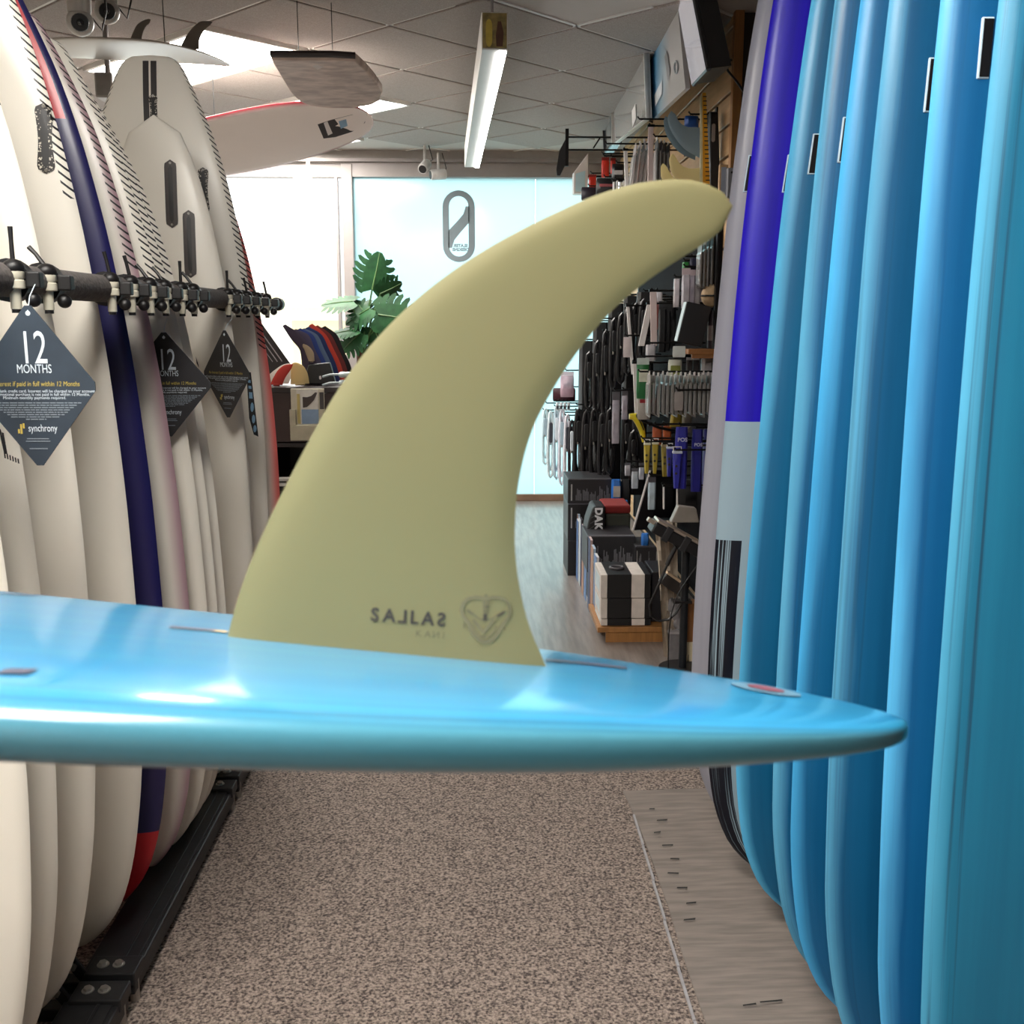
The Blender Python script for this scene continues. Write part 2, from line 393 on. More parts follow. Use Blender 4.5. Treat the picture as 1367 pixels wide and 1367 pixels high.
# the stadium-shaped emblem on the film: ring, slash and two lines of small print
M_emb = mat('grey_vinyl', '#748188', .6, noise=.03)
ex0, ex1, ez0, ez1 = rect(591, 254, 634, 350, YF+.04)
ec = Vector(((ex0+ex1)/2, YF+.038, (ez0+ez1)/2)); ew, eh = ex1-ex0, ez1-ez0
so, si = stadium(ew, eh, 12), stadium(ew*.60, eh*.84, 12); n_ = len(so)
g = G(); vs = [ec+Vector((x, 0, z)) for x, z in so+si]+[ec+Vector((x, .005, z)) for x, z in so+si]
fs = []
for i in range(n_):
    q = (i+1) % n_; fs += [(i, q, n_+q, n_+i), (2*n_+i, 2*n_+n_+i, 2*n_+n_+q, 2*n_+q), (i, 2*n_+i, 2*n_+q, q), (n_+i, n_+q, 3*n_+q, 3*n_+i)]
g.add(vs, fs)
g.prism([(ew*.33, eh*.20), (ew*.33, eh*.06), (ew*.02, -eh*.10), (-ew*.14, -eh*.19), (-ew*.22, -eh*.30), (-ew*.33, -eh*.30), (-ew*.33, -eh*.06), (-ew*.05, eh*.07), (ew*.14, eh*.17), (ew*.22, eh*.28), (ew*.33, eh*.28)], ec, (1,0,0), (0,0,1), (0, .005, 0))
emb = obj('emblem', g, M_emb, w2)
g = text_geo('SLATER', ew*.13, ec+Vector((ew*.05, -.001, -eh*.27)), (1,0,0), (0,0,1), mirror=True, bold=.002)
g2 = text_geo('DESIGNS', ew*.13, ec+Vector((ew*.05, -.001, -eh*.325)), (1,0,0), (0,0,1), mirror=True, bold=.002); g.add(g2.v, g2.f)
obj('small_print', g, M_emb, emb)

# outside: pavement, road and a pale building, all washed out by daylight
struct(obj('ground_outside', G().box((-30, YF+.25, -.25), (30, 60, -.12)), mat('pale_pavement', '#d8d6d0', .9, noise=.1, scale=2)), 'glaring pale pavement outside')
bd = thing('building', 'pale building across the street seen through the clear window', 'building', (-8, 24, -.12))
obj('facade', G().box((-20, 24, -.12), (4, 30, 3.3)), mat('pale_facade', '#f2efe6', .9, noise=.05), bd)
obj('awning', G().box((-20, 23.3, 1.75), (4, 24, 2.0)), mat('yellow_awning', '#efe6a8', .9, noise=.1), bd)
obj('door', G().box((-6.2, 23.96, -.12), (-5.2, 24, 1.5)), mat('pale_door', '#d9c9a0', .8), bd)
obj('door', G().box((-4.2, 23.96, -.12), (-3.0, 24, 1.5)), mat('pale_door', '#d9c9a0', .8), bd)

# hung linear light beam
bd0, bd1 = Vector((.0635, 4.28, 2.5)), Vector((-.046, 7.40, 2.5)); dv = (bd1-bd0).normalized(); nv = Vector((dv.y, -dv.x, 0))
t = thing('light_beam', 'long white beam under the ceiling with bright light strip along its edge', 'light', bd0)
BW = .10; BHh = .135
obj('housing', G().prism([(-BW/2, 0), (BW/2, 0), (BW/2, BHh), (-BW/2, BHh)], bd0, nv, (0,0,1), bd1-bd0), M_white, t, bevel=.003)
obj('light_strip', G().prism([(.018, -.006), (.046, -.006), (.046, .004), (.018, .004)], bd0+dv*.03, nv, (0,0,1), dv*3.06), M_strip, t)
for q in (.2, 1.6, 2.9): obj('hanger_rod', G().cyl(bd0+dv*q+Vector((0,0,BHh)), bd0+dv*q+Vector((0,0,.3)), .006), M_alu, t)
pic = obj('end_picture', G().prism([(-.046, .005), (.046, .005), (.046, .13), (-.046, .13)], bd0-dv*.006, nv, (0,0,1), dv*.005), mat('ochre_picture', '#a08a52', .6, noise=.55, scale=28), t)
g = G(); g.prism([(.006,.01),(.03,.01),(.034,.06),(.024,.1),(.012,.1),(.004,.05)], bd0-dv*.008, nv, (0,0,1), dv*.002); obj('figure_print', g, mat('brown_print', '#5a3826', .7, noise=.3), pic)
g = G(); g.prism([(x*.5-.022, y+.058) for x, y in stadium(.05, .10)], bd0-dv*.008, nv, (0,0,1), dv*.002); obj('board_print', g, mat('yellow_print', '#c9b04e', .7, noise=.2), pic)

# mat under the right hand boards
g = G(); nx, ny = 6, 26
for j in range(ny+1):
    for i in range(nx+1):
        y = .6 + 2.5*j/ny; e = .445 + (.03 if y < 2.4 else .03*(3.1-y)/.7) + .006*math.sin(y*5)
        x = e + (1.5-e)*i/nx; g.v.append(Vector((x, y, .0125 + (.003*math.sin(7*x+3*y)+.002*math.sin(17*y+4*x) if 0 < i else -.004))))
for j in range(ny):
    for i in range(nx): k_ = j*(nx+1)+i; g.f.append((k_, k_+1, k_+nx+2, k_+nx+1))
k0 = len(g.v); g.v += [Vector((p.x, p.y, .0045)) for p in g.v]; g.f += [tuple(i+k0 for i in f[::-1]) for f in g.f[:nx*ny]]
for j in range(ny): a_, b_ = j*(nx+1), (j+1)*(nx+1); g.f.append((a_, b_, b_+k0, a_+k0)); a_ += nx; b_ += nx; g.f.append((b_, a_, a_+k0, b_+k0))
for i in range(nx): g.f.append((i+1, i, i+k0, i+1+k0)); a_ = ny*(nx+1)+i; g.f.append((a_, a_+1, a_+1+k0, a_+k0))
mt = tag(obj('floor_mat', g, M_matcl, smooth=True), 'worn grey cloth mat under the blue surfboards', 'mat')
M_scuff = mat('black_ink', '#1d1b1a', .8)
for i in range(9): y = 2.95-.075*i; x = .505+.012*math.sin(i*2.1); l_ = .016+.016*abs(math.sin(i*1.7)); obj('scuff', G().prism([(0,0),(l_,.004*math.sin(i)),(l_+.002,.006+.004*math.sin(i)),(.002,.005)], (x, y, .0185), (1,0,0), (0,1,0), (0,0,.001)), M_scuff, mt)
for x, y, l in ((.56, 2.02, .03), (.60, 2.03, .05)): obj('scuff', G().prism([(0,0),(l,.004),(l,.009),(0,.003)], (x, y, .0185), (1,0,0), (0,1,0), (0,0,.001)), M_scuff, mt)
g = G()
for i in range(12): g.cbox((.452+.004*math.sin(i*.7), .75+.19*i, .009), (.006, .185, .006))
obj('edge_binding', g, mat('pale_binding', '#a8a4a6', .8, noise=.2), mt)
# ================================================================ SURFBOARDS
O_ROUND = ([0, .008, .03, .07, .14, .24, .36, .46, .58, .70, .80, .88, .94, .975, .993, 1], [.02, .26, .47, .66, .82, .94, .995, 1, .975, .90, .79, .655, .50, .33, .17, .03])
O_SQUASH = ([0, .008, .03, .07, .14, .24, .36, .46, .58, .70, .80, .88, .944, .967, .982, .989, .995, .999, 1], [.02, .26, .47, .66, .82, .94, .995, 1, .975, .905, .79, .645, .465, .39, .335, .30, .245, .17, .02])
O_DIAMOND = ([0, .008, .03, .07, .14, .24, .36, .46, .58, .70, .80, .88, .94, .976, .9765, 1], [.02, .26, .47, .66, .82, .94, .995, 1, .975, .90, .78, .64, .48, .34, .335, .01])
O_LONG = ([0, .006, .02, .05, .10, .18, .30, .42, .56, .70, .82, .90, .96, .985, 1], [.02, .24, .46, .70, .87, .97, 1, .99, .965, .90, .79, .64, .42, .24, .03])
def board_geo(M, L, hw, th, outline, NZ=56, NC=28, ex=2.7, ey=2.2, noserock=.06, tailrock=.03):
    g = G(); g.uv = []
    ts = 0.5-0.5*np.cos(np.linspace(0, math.pi, NZ+1)); ts = ts*.75 + np.linspace(0, 1, NZ+1)*.25
    if outline is O_DIAMOND: ts = np.sort(np.concatenate([ts, [.976, .9765]]))
    if outline is O_SQUASH: ts = np.sort(np.concatenate([ts, [.968, .976, .984, .988, .992, .9945, .9985]]))
    for t in ts:
        if outline is O_DIAMOND and t >= .94: w = hw*np.interp(t, *outline)
        else: w = hw*float(pchip(np.array([t]), *outline)[0])
        e = min(1, (min(t, 1-t)/.06))**.5 if min(t, 1-t) < .06 else 1
        tk = th*(.42+.58*math.sin(math.pi*min(1, max(0, .06+.88*t)))**.8)*(.25+.75*e)
        rk = noserock*max(0, (.38-t)/.38)**2.4 + tailrock*max(0, (t-.62)/.38)**2
        for j in range(NC):
            q = 2*math.pi*j/NC; c, s_ = math.cos(q), math.sin(q)
            x = math.copysign(abs(c)**(2/ex), c); y = math.copysign(abs(s_)**(2/ey), s_)
            g.v.append(M @ Vector((x*w, y*tk/2+rk, t*L))); g.uv.append((x, t*L))
    n = len(ts)
    for i in range(n-1):
        for j in range(NC): g.f.append((i*NC+j, i*NC+(j+1) % NC, (i+1)*NC+(j+1) % NC, (i+1)*NC+j))
    g.f.append(tuple(range(NC))[::-1]); g.f.append(tuple((n-1)*NC+j for j in range(NC)))
    return g
def fin_box(parent, bvh, c, w, h, d, ax, ay, plate='honey', name='fin_box'):
    """recessed fin box: plate with a darker slot"""
    hit = bvh.ray_cast(Vector(c)-Vector(d)*.3, Vector(d))
    if hit[0] is None: return
    p = hit[0]-Vector(d)*.0015
    def patch(k, off, rows=18, cols=6):
        g = G()
        for r_ in range(rows+1):
            q = r_/rows; ends = math.sqrt(max(0, 1-max(0, abs(q-.5)*h-(h/2-w*.5))**2/(w*.5)**2)); ww = w*k*max(.03, ends)
            if plate == 'peanut' and k > .5: ww *= .86+.14*math.cos(2*math.pi*q)
            for c_ in range(cols+1): g.v.append(p + Vector(ax)*ww*(c_/cols-.5) + Vector(ay)*h*(1 if k > .5 else .84)*(q-.5))
        for r_ in range(rows):
            for c_ in range(cols): a_ = r_*(cols+1)+c_; g.f.append((a_, a_+1, a_+cols+2, a_+cols+1))
        return drape(g, bvh, d, off)
    o = obj(name, patch(1.0, .0016), M_honey if plate in ('peanut', 'honey') else M_fbox, parent)
    obj('slot', patch(.36, .0026), M_black, o)
    for s in (-1, 1):
        hs = bvh.ray_cast(Vector(p)+Vector(ay)*s*h*.45-Vector(d)*.2, Vector(d))
        if hs[0] is not None: obj('screw', G().cyl(hs[0]-Vector(d)*.0035, hs[0]-Vector(d)*.001, w*.10, n=10), M_steel, o)
    return o
def honey_mat():
    m = mat('honeycomb_plastic', '#2a2523', .5); nt = m.node_tree; b = nt.nodes['Principled BSDF']; v = nt.nodes.new('ShaderNodeTexVoronoi'); v.inputs['Scale'].default_value = 210
    tc = [n for n in nt.nodes if n.type == 'TEX_COORD'][0]; nt.links.new(tc.outputs['Object'], v.inputs['Vector'])
    r = nt.nodes.new('ShaderNodeValToRGB'); r.color_ramp.elements[0].color = lin('#d6cfc0'); r.color_ramp.elements[1].color = lin('#211c1a'); r.color_ramp.elements[0].position = .30; r.color_ramp.elements[1].position = .42
    nt.links.new(v.outputs['Distance'], r.inputs[0]); nt.links.new(r.outputs[0], b.inputs['Base Color']); return m
M_honey = honey_mat()
M_fbox = mat('dark_fin_box', '#3a3230', .45, noise=.2, scale=60)
M_black = mat('black_plastic', '#141213', .45, noise=.15, scale=40)
M_steel = mat('bolt_steel', '#b5b2ad', .3, metal=.9, noise=.1, scale=50)
M_rack = mat('black_rack_steel', '#2b2b2d', .45, metal=.4, noise=.25, scale=18, bump=.05)
M_foam = mat('grey_foam', '#67615e', .9, noise=.35, scale=120, bump=.5, bscale=160)
M_cream = mat('cream_plastic', '#c9c4b2', .4, noise=.05)

WHITE = '#eee8dc'
def left_board(nm, lab, Y, ztop, outline, m, hw=.298, th=.062, xc=-.99, lean=-.012, z0=.03):
    L = ztop-z0; M = Matrix(((1, 0, lean, xc), (0, 1, 0, Y), (0, 0, 1, z0), (0, 0, 0, 1)))
    g = board_geo(M, L, hw, th, outline); bv = BVHTree.FromPolygons(g.v, g.f)
    o = tag(obj('surfboard', g, m, smooth=True), lab, 'surfboard', 'white boards in the left rack'); o['_'] = 0; del o['_']
    return o, bv
FX, FZ, FD = Vector((1,0,0)), Vector((0,0,1)), Vector((0,1,0))
def ctr(xc, lean, z, z0=.03): return xc+lean*(z-z0)
mw = {k: rail_board_mat('white_board_'+k, WHITE, *a) for k, a in dict(plain=(None,), s1=(1.68, 2.6), s2=(1.52, 2.5), s3=(1.54, 2.5), s4=(1.56, 2.5)).items()}
m_pinkish = rail_board_mat('white_board_mauve_rail', WHITE, 1.56, 2.5, .42, '#a98a92')
m_rose = rail_board_mat('white_board_rose_rail', WHITE, 1.35, 2.5, .42, '#e8706a')
m_navy = rail_board_mat('navy_board', '#1d1a55', None, 9, .4, None, ('#c4202c', .24, 1.86, .93))
left_board('a', 'white surfboard at the left edge, nearest the photographer', 1.63, 2.05, O_ROUND, mw['plain'], xc=-1.03)
ob_, bb_ = left_board('b', 'white surfboard behind the big dark diamond card, second from the left edge', 1.755, 2.05, O_ROUND, mw['plain'], xc=-1.035)
o, bv = left_board('c', 'white surfboard just before the gap in the padded bar', 1.92, 2.12, O_ROUND, rail_board_mat('white_board_black_tip', WHITE, 1.80, 2.5), xc=-1.035, lean=.004)
o, bv = left_board('d', 'white surfboard with honeycomb fin box and dashed rail behind the bar gap', 2.18, 2.27, O_ROUND, mw['s1'], hw=.30, xc=-1.008, lean=-.028)
fin_box(o, bv, W(51, 181, 2.14), .034, .135, FD, FX, FZ, 'peanut')
o, bv = left_board('e', 'navy and red soft surfboard between white boards', 2.34, 2.23, O_SQUASH, m_navy, hw=.30, xc=-.995, lean=-.038)
fin_box(o, bv, W(55, 40, 2.3), .032, .12, FD, FX, FZ, 'dark'); fin_box(o, bv, W(84, 142, 2.3), .03, .08, FD, FX, FZ, 'dark')
left_board('f', 'white surfboard with mauve rail right behind the navy board', 2.50, 2.16, O_SQUASH, m_pinkish, xc=-.972, lean=-.048)
left_board('g', 'white dashed-rail surfboard, second behind the navy board', 2.61, 2.13, O_SQUASH, mw['s2'], xc=-.958, lean=-.050)
left_board('h', 'white dashed-rail surfboard, third behind the navy board', 2.695, 2.08, O_SQUASH, mw['s3'], xc=-.955, lean=-.050)
left_board('i', 'white dashed-rail surfboard, fourth behind the navy board', 2.78, 2.04, O_SQUASH, mw['s4'], xc=-.955, lean=-.050)
oj, bj = left_board('j', 'white surfboard with pointed diamond tail and two black fin slots', 3.14, 2.05, O_DIAMOND, mw['plain'], hw=.215, xc=-.90)
fin_box(oj, bj, W(224, 257, 3.1), .034, .19, FD, FX, FZ, 'dark'); fin_box(oj, bj, W(250, 325, 3.1), .034, .19, FD, FX, FZ, 'dark')
ok_, bk = left_board('k', 'white dashed-rail surfboard just behind the diamond tail one', 3.27, 1.985, O_SQUASH, mw['s2'], xc=-1.006)
ol, bl = left_board('l', 'tall white surfboard with square tail and dark double centre stripe', 3.44, 2.28, O_SQUASH, mw['s3'], xc=-.994, lean=-.008)
# centre stripes and fin box of the square tail board
for k, s in enumerate((-1, 1)):
    g = G(); zs = np.linspace(1.98, 2.262, 12)
    for z in zs:
        for dx in (.003, .021): g.v.append(Vector((-1.012+s*dx, 3.3, z)))
    g.f = [(2*i, 2*i+1, 2*i+3, 2*i+2) for i in range(len(zs)-1)]; drape(g, bl, FD, .0012); obj('centre_stripe', g, mat('dark_stripe_print', '#2f2b2b', .5), ol)
fin_box(ol, bl, W(200, 145, 3.4), .028, .10, FD, FX, FZ, 'peanut'); fin_box(ol, bl, W(269, 253, 3.4), .034, .14, FD, FX, FZ, 'peanut')
om, bmv = left_board('m', 'white surfboard with rose rail, last in the left rack by the window', 3.62, 2.07, O_ROUND, m_rose, xc=-.985)
# stickers on boards
def sticker(parent, bvh, poly, m, name, off=.0012, Y=3.0):
    g = G(); n = len(poly); g.v = [W(x, y, Y) for x, y in poly]; g.f = [tuple(range(n))]; drape(g, bvh, FD, off); return obj(name, g, m, parent)
M_ink = mat('black_sticker_print', '#17171b', .4)
M_skyink = mat('light_blue_print', '#7fa6c4', .45)
M_inkw = mat('white_print', '#d8d6d2', .5)
def big_sticker(parent, bvh, Y):
    st = sticker(parent, bvh, [(325, 497), (331, 498), (341, 585), (335, 582), (329, 560)], M_ink, 'sticker', Y=Y)
    for i, (x, y, w, h) in enumerate(((328.0, 503, 3.4, 4), (328.9, 510, 3.4, 4.5), (329.8, 518, 3.6, 4.5), (331, 529, 4.4, 9), (332.9, 545, 4.4, 13), (334.8, 561, 4.4, 12), (336.6, 574, 4.2, 10))):
        if i < 4: poly = [(x-w/2, y-h/2), (x+w/2, y-h/2+.5), (x+w/2+.4, y+h/2), (x-w/2+.3, y+h/2-.5)]
        else: poly = [(x+w/2*math.cos(q), y+h/2*math.sin(q)) for q in np.linspace(0, 2*math.pi, 10, endpoint=False)]
        sticker(st, bvh, poly, M_skyink, 'letter_shape', off=.003, Y=Y)
big_sticker(ol, bl, 3.38)
sticker(oj, bj, [(258, 538), (262, 537), (265, 541), (264, 549), (260, 558), (257, 552), (256.5, 544)], M_ink, 'sticker', Y=3.08)
sticker(oj, bj, [(257.5, 476), (261.5, 489), (262, 492), (258.5, 485)], M_ink, 'sticker', Y=3.08)
for k_ in range(6): sticker(ob_, bb_, [(5+3.6*k_, 604+1.6*k_), (7+3.6*k_, 604.5+1.6*k_), (8+3.6*k_, 612+1.4*k_), (6+3.6*k_, 611.5+1.4*k_)], M_ink, 'printed_bar', Y=1.68)
for k_ in range(2): sticker(ob_, bb_, [(-2+4*k_, 572+5*k_), (1+4*k_, 573+5*k_), (8+2*k_, 606), (5.5+2*k_, 606)], M_ink, 'printed_bar', Y=1.68)
# ---------------------------------------------------------------- left rack: padded bar, clips, floor rails
XBAR, ZBAR = -.742, 1.535
def barY(px): return WX(px, 405, XBAR).y
t = thing('rack_bar', 'round rack bar wrapped in grey foam across the white boards', 'rack', (XBAR, 2.4, ZBAR-.027))
obj('foam_sleeve', G().tube([(XBAR, y, ZBAR) for y in (.4, barY(146))], .0262, 20), M_foam, t, smooth=True)
obj('foam_sleeve', G().tube([(XBAR, y, ZBAR) for y in (barY(146)+.02, barY(305))], .0262, 20), M_foam, t, smooth=True)
obj('bar', G().tube([(XBAR, y, ZBAR) for y in (.3, 3.95)], .017, 16), M_rack, t, smooth=True)
obj('end_cap', G().tube([(XBAR, 3.93, ZBAR), (XBAR, 3.97, ZBAR)], .024, 16), M_black, t, smooth=True)
pass
for yp_, lb_ in ((1.1, 'near'), (barY(144)+.03, 'navy board'), (barY(351)+.03, 'far')):
    tp_ = thing('rack_post', 'black steel rack post behind the white boards at the %s end' % lb_ if lb_ != 'navy board' else 'black steel rack post behind the navy board', 'post', (-1.32, yp_, .004), 'rack posts behind the boards'); obj('post', G().box((-1.34, yp_-.02, .004), (-1.30, yp_+.02, ZBAR+.03)), M_rack, tp_, bevel=.004); obj('foot_plate', G().box((-1.38, yp_-.05, .004), (-1.26, yp_+.05, .012)), M_rack, tp_)
clip0 = None
clip_px = [17, 60, 144, 170, 195, 215, 237, 253, 299, 312, 325, 338, 351]
cl_lab = ['left edge', 'top of the big diamond card', 'navy board', 'mauve railed board', 'second board behind the navy one', 'third board behind the navy one', 'fourth board behind the navy one', 'start of the second bar gap', 'diamond tail board', 'board behind the diamond tail', 'square tail board', 'rose railed board', 'far end of the bar']
def make_clip(y, peg):
    c = Vector((XBAR, y, ZBAR))
    t = thing('bar_clip', '', 'clip', c-Vector((0, 0, .03)), 'clips along the padded rack bar')
    obj('clamp', G().tube([c+Vector((0, -.011, 0)), c+Vector((0, .011, 0))], .034, 16), M_black, t, smooth=True)
    b = c+Vector((.020, -.034, 0))
    obj('dome', G().sphere(b+Vector((0, 0, .018)), .017, 12, 8, (1, 1, .8)), M_black, t, smooth=True)
    obj('collar', G().lathe([(.0125, -.014), (.0155, -.013), (.0155, -.002), (.0135, 0), (.0155, .003), (.0155, .012), (.010, .016)], b, 16), M_cream, t, smooth=True)
    obj('pin', G().cyl(b+Vector((0, 0, -.045)), b+Vector((0, 0, -.014)), .0085, n=14), M_cream, t, smooth=True)
    obj('pin_tip', G().cyl(b+Vector((0, 0, -.051)), b+Vector((0, 0, -.045)), .0072, n=12), M_black, t)
    obj('bracket', G().cbox(b+Vector((.024, .016, 0)), (.024, .02, .026)), M_black, t, bevel=.003)
    obj('ball_joint', G().sphere(b+Vector((.018, .022, -.030)), .012, 12, 8), M_black, t, smooth=True)
    d = {0: (0, 0, .05), 1: (-.026, 0, .028), 2: (-.008, -.004, .04)}[peg]
    obj('peg', G().tube([b+Vector((0, 0, .024)), b+Vector((0, 0, .03))+Vector(d)*.6, b+Vector((0, 0, .03))+Vector(d)], [.004, .0035, .0042], 8), M_black, t)
    return t
protos = [make_clip(barY(17), 0), make_clip(barY(170), 2), make_clip(barY(195), 1)]
protos[0]['label'] = 'black and cream clip on the padded bar at the ' + cl_lab[0]
protos[1]['label'] = 'black and cream clip on the padded bar by the ' + cl_lab[3]
protos[2]['label'] = 'black and cream clip on the padded bar by the ' + cl_lab[4]
for i, px in enumerate(clip_px):
    if i in (0, 3, 4): continue
    p = protos[{6: 0, 8: 0}.get(i, (i % 2)+1)]
    c = copy_tree(p, (0, barY(px)-(ORG[p.name].y), 0)); c['label'] = 'black and cream clip on the padded bar by the ' + cl_lab[i]
# spacer arms reaching between the boards
for i, px in enumerate(clip_px[2:]):
    y = barY(px)+.03
    g = G().tube([(XBAR-.02, y, ZBAR), (-1.30, y, ZBAR)], .008, 8)
    s = tag(obj('spacer_arm', g, M_rack), 'black spacer rod reaching behind the boards by the ' + cl_lab[i+2], 'rod', 'spacer rods between the boards')

def floor_rail(y0, y1, lab):
    t = thing('rack_floor_rail', lab, 'rack', (-.82, (y0+y1)/2, .004), 'black floor rails of the left rack')
    obj('tray', G().box((-.872, y0+.03, .066), (-.768, y1-.03, .078)).box((-.80, y0+.03, .078), (-.793, y1-.03, .081)), M_rack, t, bevel=.002, segs=1)
    obj('side_tube', G().box((-.790, y0+.01, .030), (-.756, y1-.01, .074)), M_rack, t, bevel=.004)
    obj('inner_tube', G().box((-1.25, y0+.01, .030), (-1.22, y1-.01, .074)), M_rack, t, bevel=.004)
    for y, s in ((y0+.035, 1), (y1-.035, -1)):
        ep = obj('end_plate', G().box((-.86, y-.034, .058), (-.752, y+.034, .088)), M_rack, t, bevel=.003)
        for dx in (-.03, .004):
            obj('bolt', G().cyl((-.80+dx, y, .088), (-.80+dx, y, .096), .009, n=6).cyl((-.80+dx, y, .086), (-.80+dx, y, .090), .013, n=14), M_steel, ep)
        obj('foot', G().cyl((-.766, y, .004), (-.766, y, .06), .011, n=12), M_steel, t)
        obj('crossbar', G().box((-1.25, y-.018, .028), (-.77, y+.018, .058)), M_rack, t, bevel=.003)
        st = obj('strut', G().prism([(-.012, 0), (.018, 0), (-.085, .16), (-.115, .16)], (-.862, y-.022, .06), (1, 0, 0), (0, 0, 1), (0, .010, 0)), M_rack, t, bevel=.002, segs=1)
        for k in (.25, .8): obj('bolt', G().cyl((-.86-.1*k, y-.030, .06+.16*k), (-.86-.1*k, y-.022, .06+.16*k), .008, n=6), M_steel, st)
floor_rail(.95, 2.05, 'black steel floor rail under the nearest white boards')
floor_rail(2.07, 3.05, 'black steel floor rail under the navy board row')
floor_rail(3.07, 4.0, 'black steel floor rail under the far white boards')

# ---------------------------------------------------------------- diamond cards
M_card = mat('slate_card', '#2b3642', .5, noise=.25, scale=14)
M_card2 = mat('dark_card', '#2a292c', .5, noise=.2, scale=14)
M_txt = mat('card_lettering', '#c9d4dc', .5)
M_gold = mat('gold_lettering', '#b7a24a', .5)
def diamond_card(lab, px, py, Y, half_w, h, yaw, m, big):
    top = W(px, py, Y); ax = Vector((math.cos(yaw), -math.sin(yaw), 0)); ay = Vector((0, 0, 1)); d = ax.cross(ay).normalized()*-1  # d points away from the reader
    if d.y < 0: d = -d
    c = top - ay*h/2
    t = thing('financing_card', lab, 'card', c-ay*h/2, 'dark diamond cards hung on the padded bar')
    k = .05; pts = []
    for (x, y) in ((0, 1), (1, 0), (0, -1), (-1, 0)):
        for s in (-1, 1):
            tx, ty = (x*(1-k) + s*k*y, y*(1-k) - s*k*x) if x == 0 else (x*(1-k)+0, s*-k*x) if False else (x*(1-k) + (s*k*y), y*(1-k) + (-s*k*x))
            pts.append((tx*half_w, ty*h/2))
    cd = obj('card', G().prism(pts, c, ax, ay, d*.002), m, t)
    f = -d*.0008
    def put(body, size, x, y, mm, nm, sx=1.0, **kw):
        obj(nm, text_geo(body, size, c+ax*(x*half_w)+ay*(y*h/2), ax*sx, ay, lift=f, **kw), mm, t)
    sx = 1.0
    put('12', h*.275, .04, .44, M_txt, 'lettering', .62)
    put('MONTHS', h*.074, .03, .205, M_txt, 'lettering', .68)
    put('No Interest if paid in full within 12 Months', h*.041, -.02, .03, M_gold, 'gold_line', .8, font_shear=.15)
    put('and Synchrony Bank credit card. Interest will be charged to your account', h*.0245, .0, -.055, M_txt, 'small_print', sx)
    put('date if the promotional purchase is not paid in full within 12 Months.', h*.0245, -.02, -.095, M_txt, 'small_print', sx)
    put('Minimum monthly payments required.', h*.0245, .0, -.135, M_txt, 'small_print', sx)
    g = G(); rnd = random.Random(5)
    for i in range(8):   # fine print too small to read: broken hairlines
        y = -.20-.028*i; w = (.72-.055*i) if i < 7 else .16; x = -w
        while x < w-.02:
            l = rnd.uniform(.03, .12); l = min(l, w-x); g.prism([(x*half_w, y*h/2), ((x+l)*half_w, y*h/2), ((x+l)*half_w, y*h/2+h*.0055), (x*half_w, y*h/2+h*.0055)], c+f, ax, ay, d*.0004); x += l+.014
    for (y, w) in ((-.63, .17), (-.66, .19), (-.75, .14)):
        g.prism([(-w*half_w, y*h/2), (w*half_w, y*h/2), (w*half_w, y*h/2+h*.005), (-w*half_w, y*h/2+h*.005)], c+f, ax, ay, d*.0004)
    obj('fine_print', g, mat('faint_lettering', '#7d8790', .6), t)
    put('synchrony', h*.062, .09, -.50, M_txt, 'lettering', .68)
    g = G()
    for i, (x, y0, y1) in enumerate(((-.30, -.56, -.51), (-.26, -.565, -.45), (-.22, -.50, -.44))): g.prism([(x*half_w, y0*h/2), ((x+.028)*half_w, y0*h/2), ((x+.028)*half_w, y1*h/2), (x*half_w, y1*h/2)], c+f, ax, ay, d*.0004)
    obj('logo', g, M_gold, t)
    obj('eyelet', G().prism([(.0035*math.cos(q), .0035*math.sin(q)) for q in np.linspace(0, 2*math.pi, 12, endpoint=False)], c+ay*(h*.43)+f, ax, ay, d*.0004), M_txt, t)
    obj('string', G().tube([c+ay*h*.43+f*2, c+ay*(h*.53)+d*.01, c+ay*(h*.60)+d*.03], .0007, 6), M_txt, t)
diamond_card('large slate diamond card reading 12 MONTHS, nearest the photographer', 36, 402, 1.55, .0935, .243, .03, M_card, True)
diamond_card('dark diamond card reading 12 MONTHS, half hidden by the mauve railed board', 218, 440, 2.56, .112, .262, .05, M_card2, False)
diamond_card('narrow dark diamond card turned sideways before the diamond tail board', 299, 438, 3.02, .104, .258, .66, M_card2, False)

# ---------------------------------------------------------------- boards on the right
def right_board(lab, Y, xc, lean, m, L=2.75, hw=.292, th=.066, z0=.025, tag_px=None, rock=.05):
    M = Matrix(((1, 0, lean, xc), (0, 1, 0, Y), (0, 0, 1, z0), (0, 0, 0, 1)))
    g = board_geo(M, L, hw, th, O_LONG, ex=2.4, ey=2.1, noserock=rock, tailrock=.03); bv = BVHTree.FromPolygons(g.v, g.f)
    o = tag(obj('surfboard', g, m, smooth=True), lab, 'surfboard', 'boards standing on the grey mat')
    return o, bv
CY = [('#116590', '#0b5882'), ('#0f5f8e', '#0a5280'), ('#0f6394', '#0a5584'), ('#0e5a86', '#094e78'), ('#0f6094', '#0a5386'), ('#1d7698', '#166688')]  # hull tones with the shade between neighbouring boards put into the colour
RAIL_LIT = ['#58b8e6', '#5fb0d6', '#4cb4ee', '#5cabd2', '#55b2e6', '#50a4ca']  # pale sanded rails, the light on them put into the colour too
m_silver = resin_mat('silver_grey_resin', '#9b9aa3', '#898993')
m_royal = resin_mat('royal_blue_resin', '#2008c0', '#1804a0', split=(1.215, '#90a6b2'), brush=.93)
R = []
R.append(right_board('silver grey surfboard, farthest of the row on the grey mat', 2.70, .836, .036, m_silver))
R.append(right_board('royal blue over pale grey surfboard with black brushed rail', 2.46, .828, .032, m_royal))
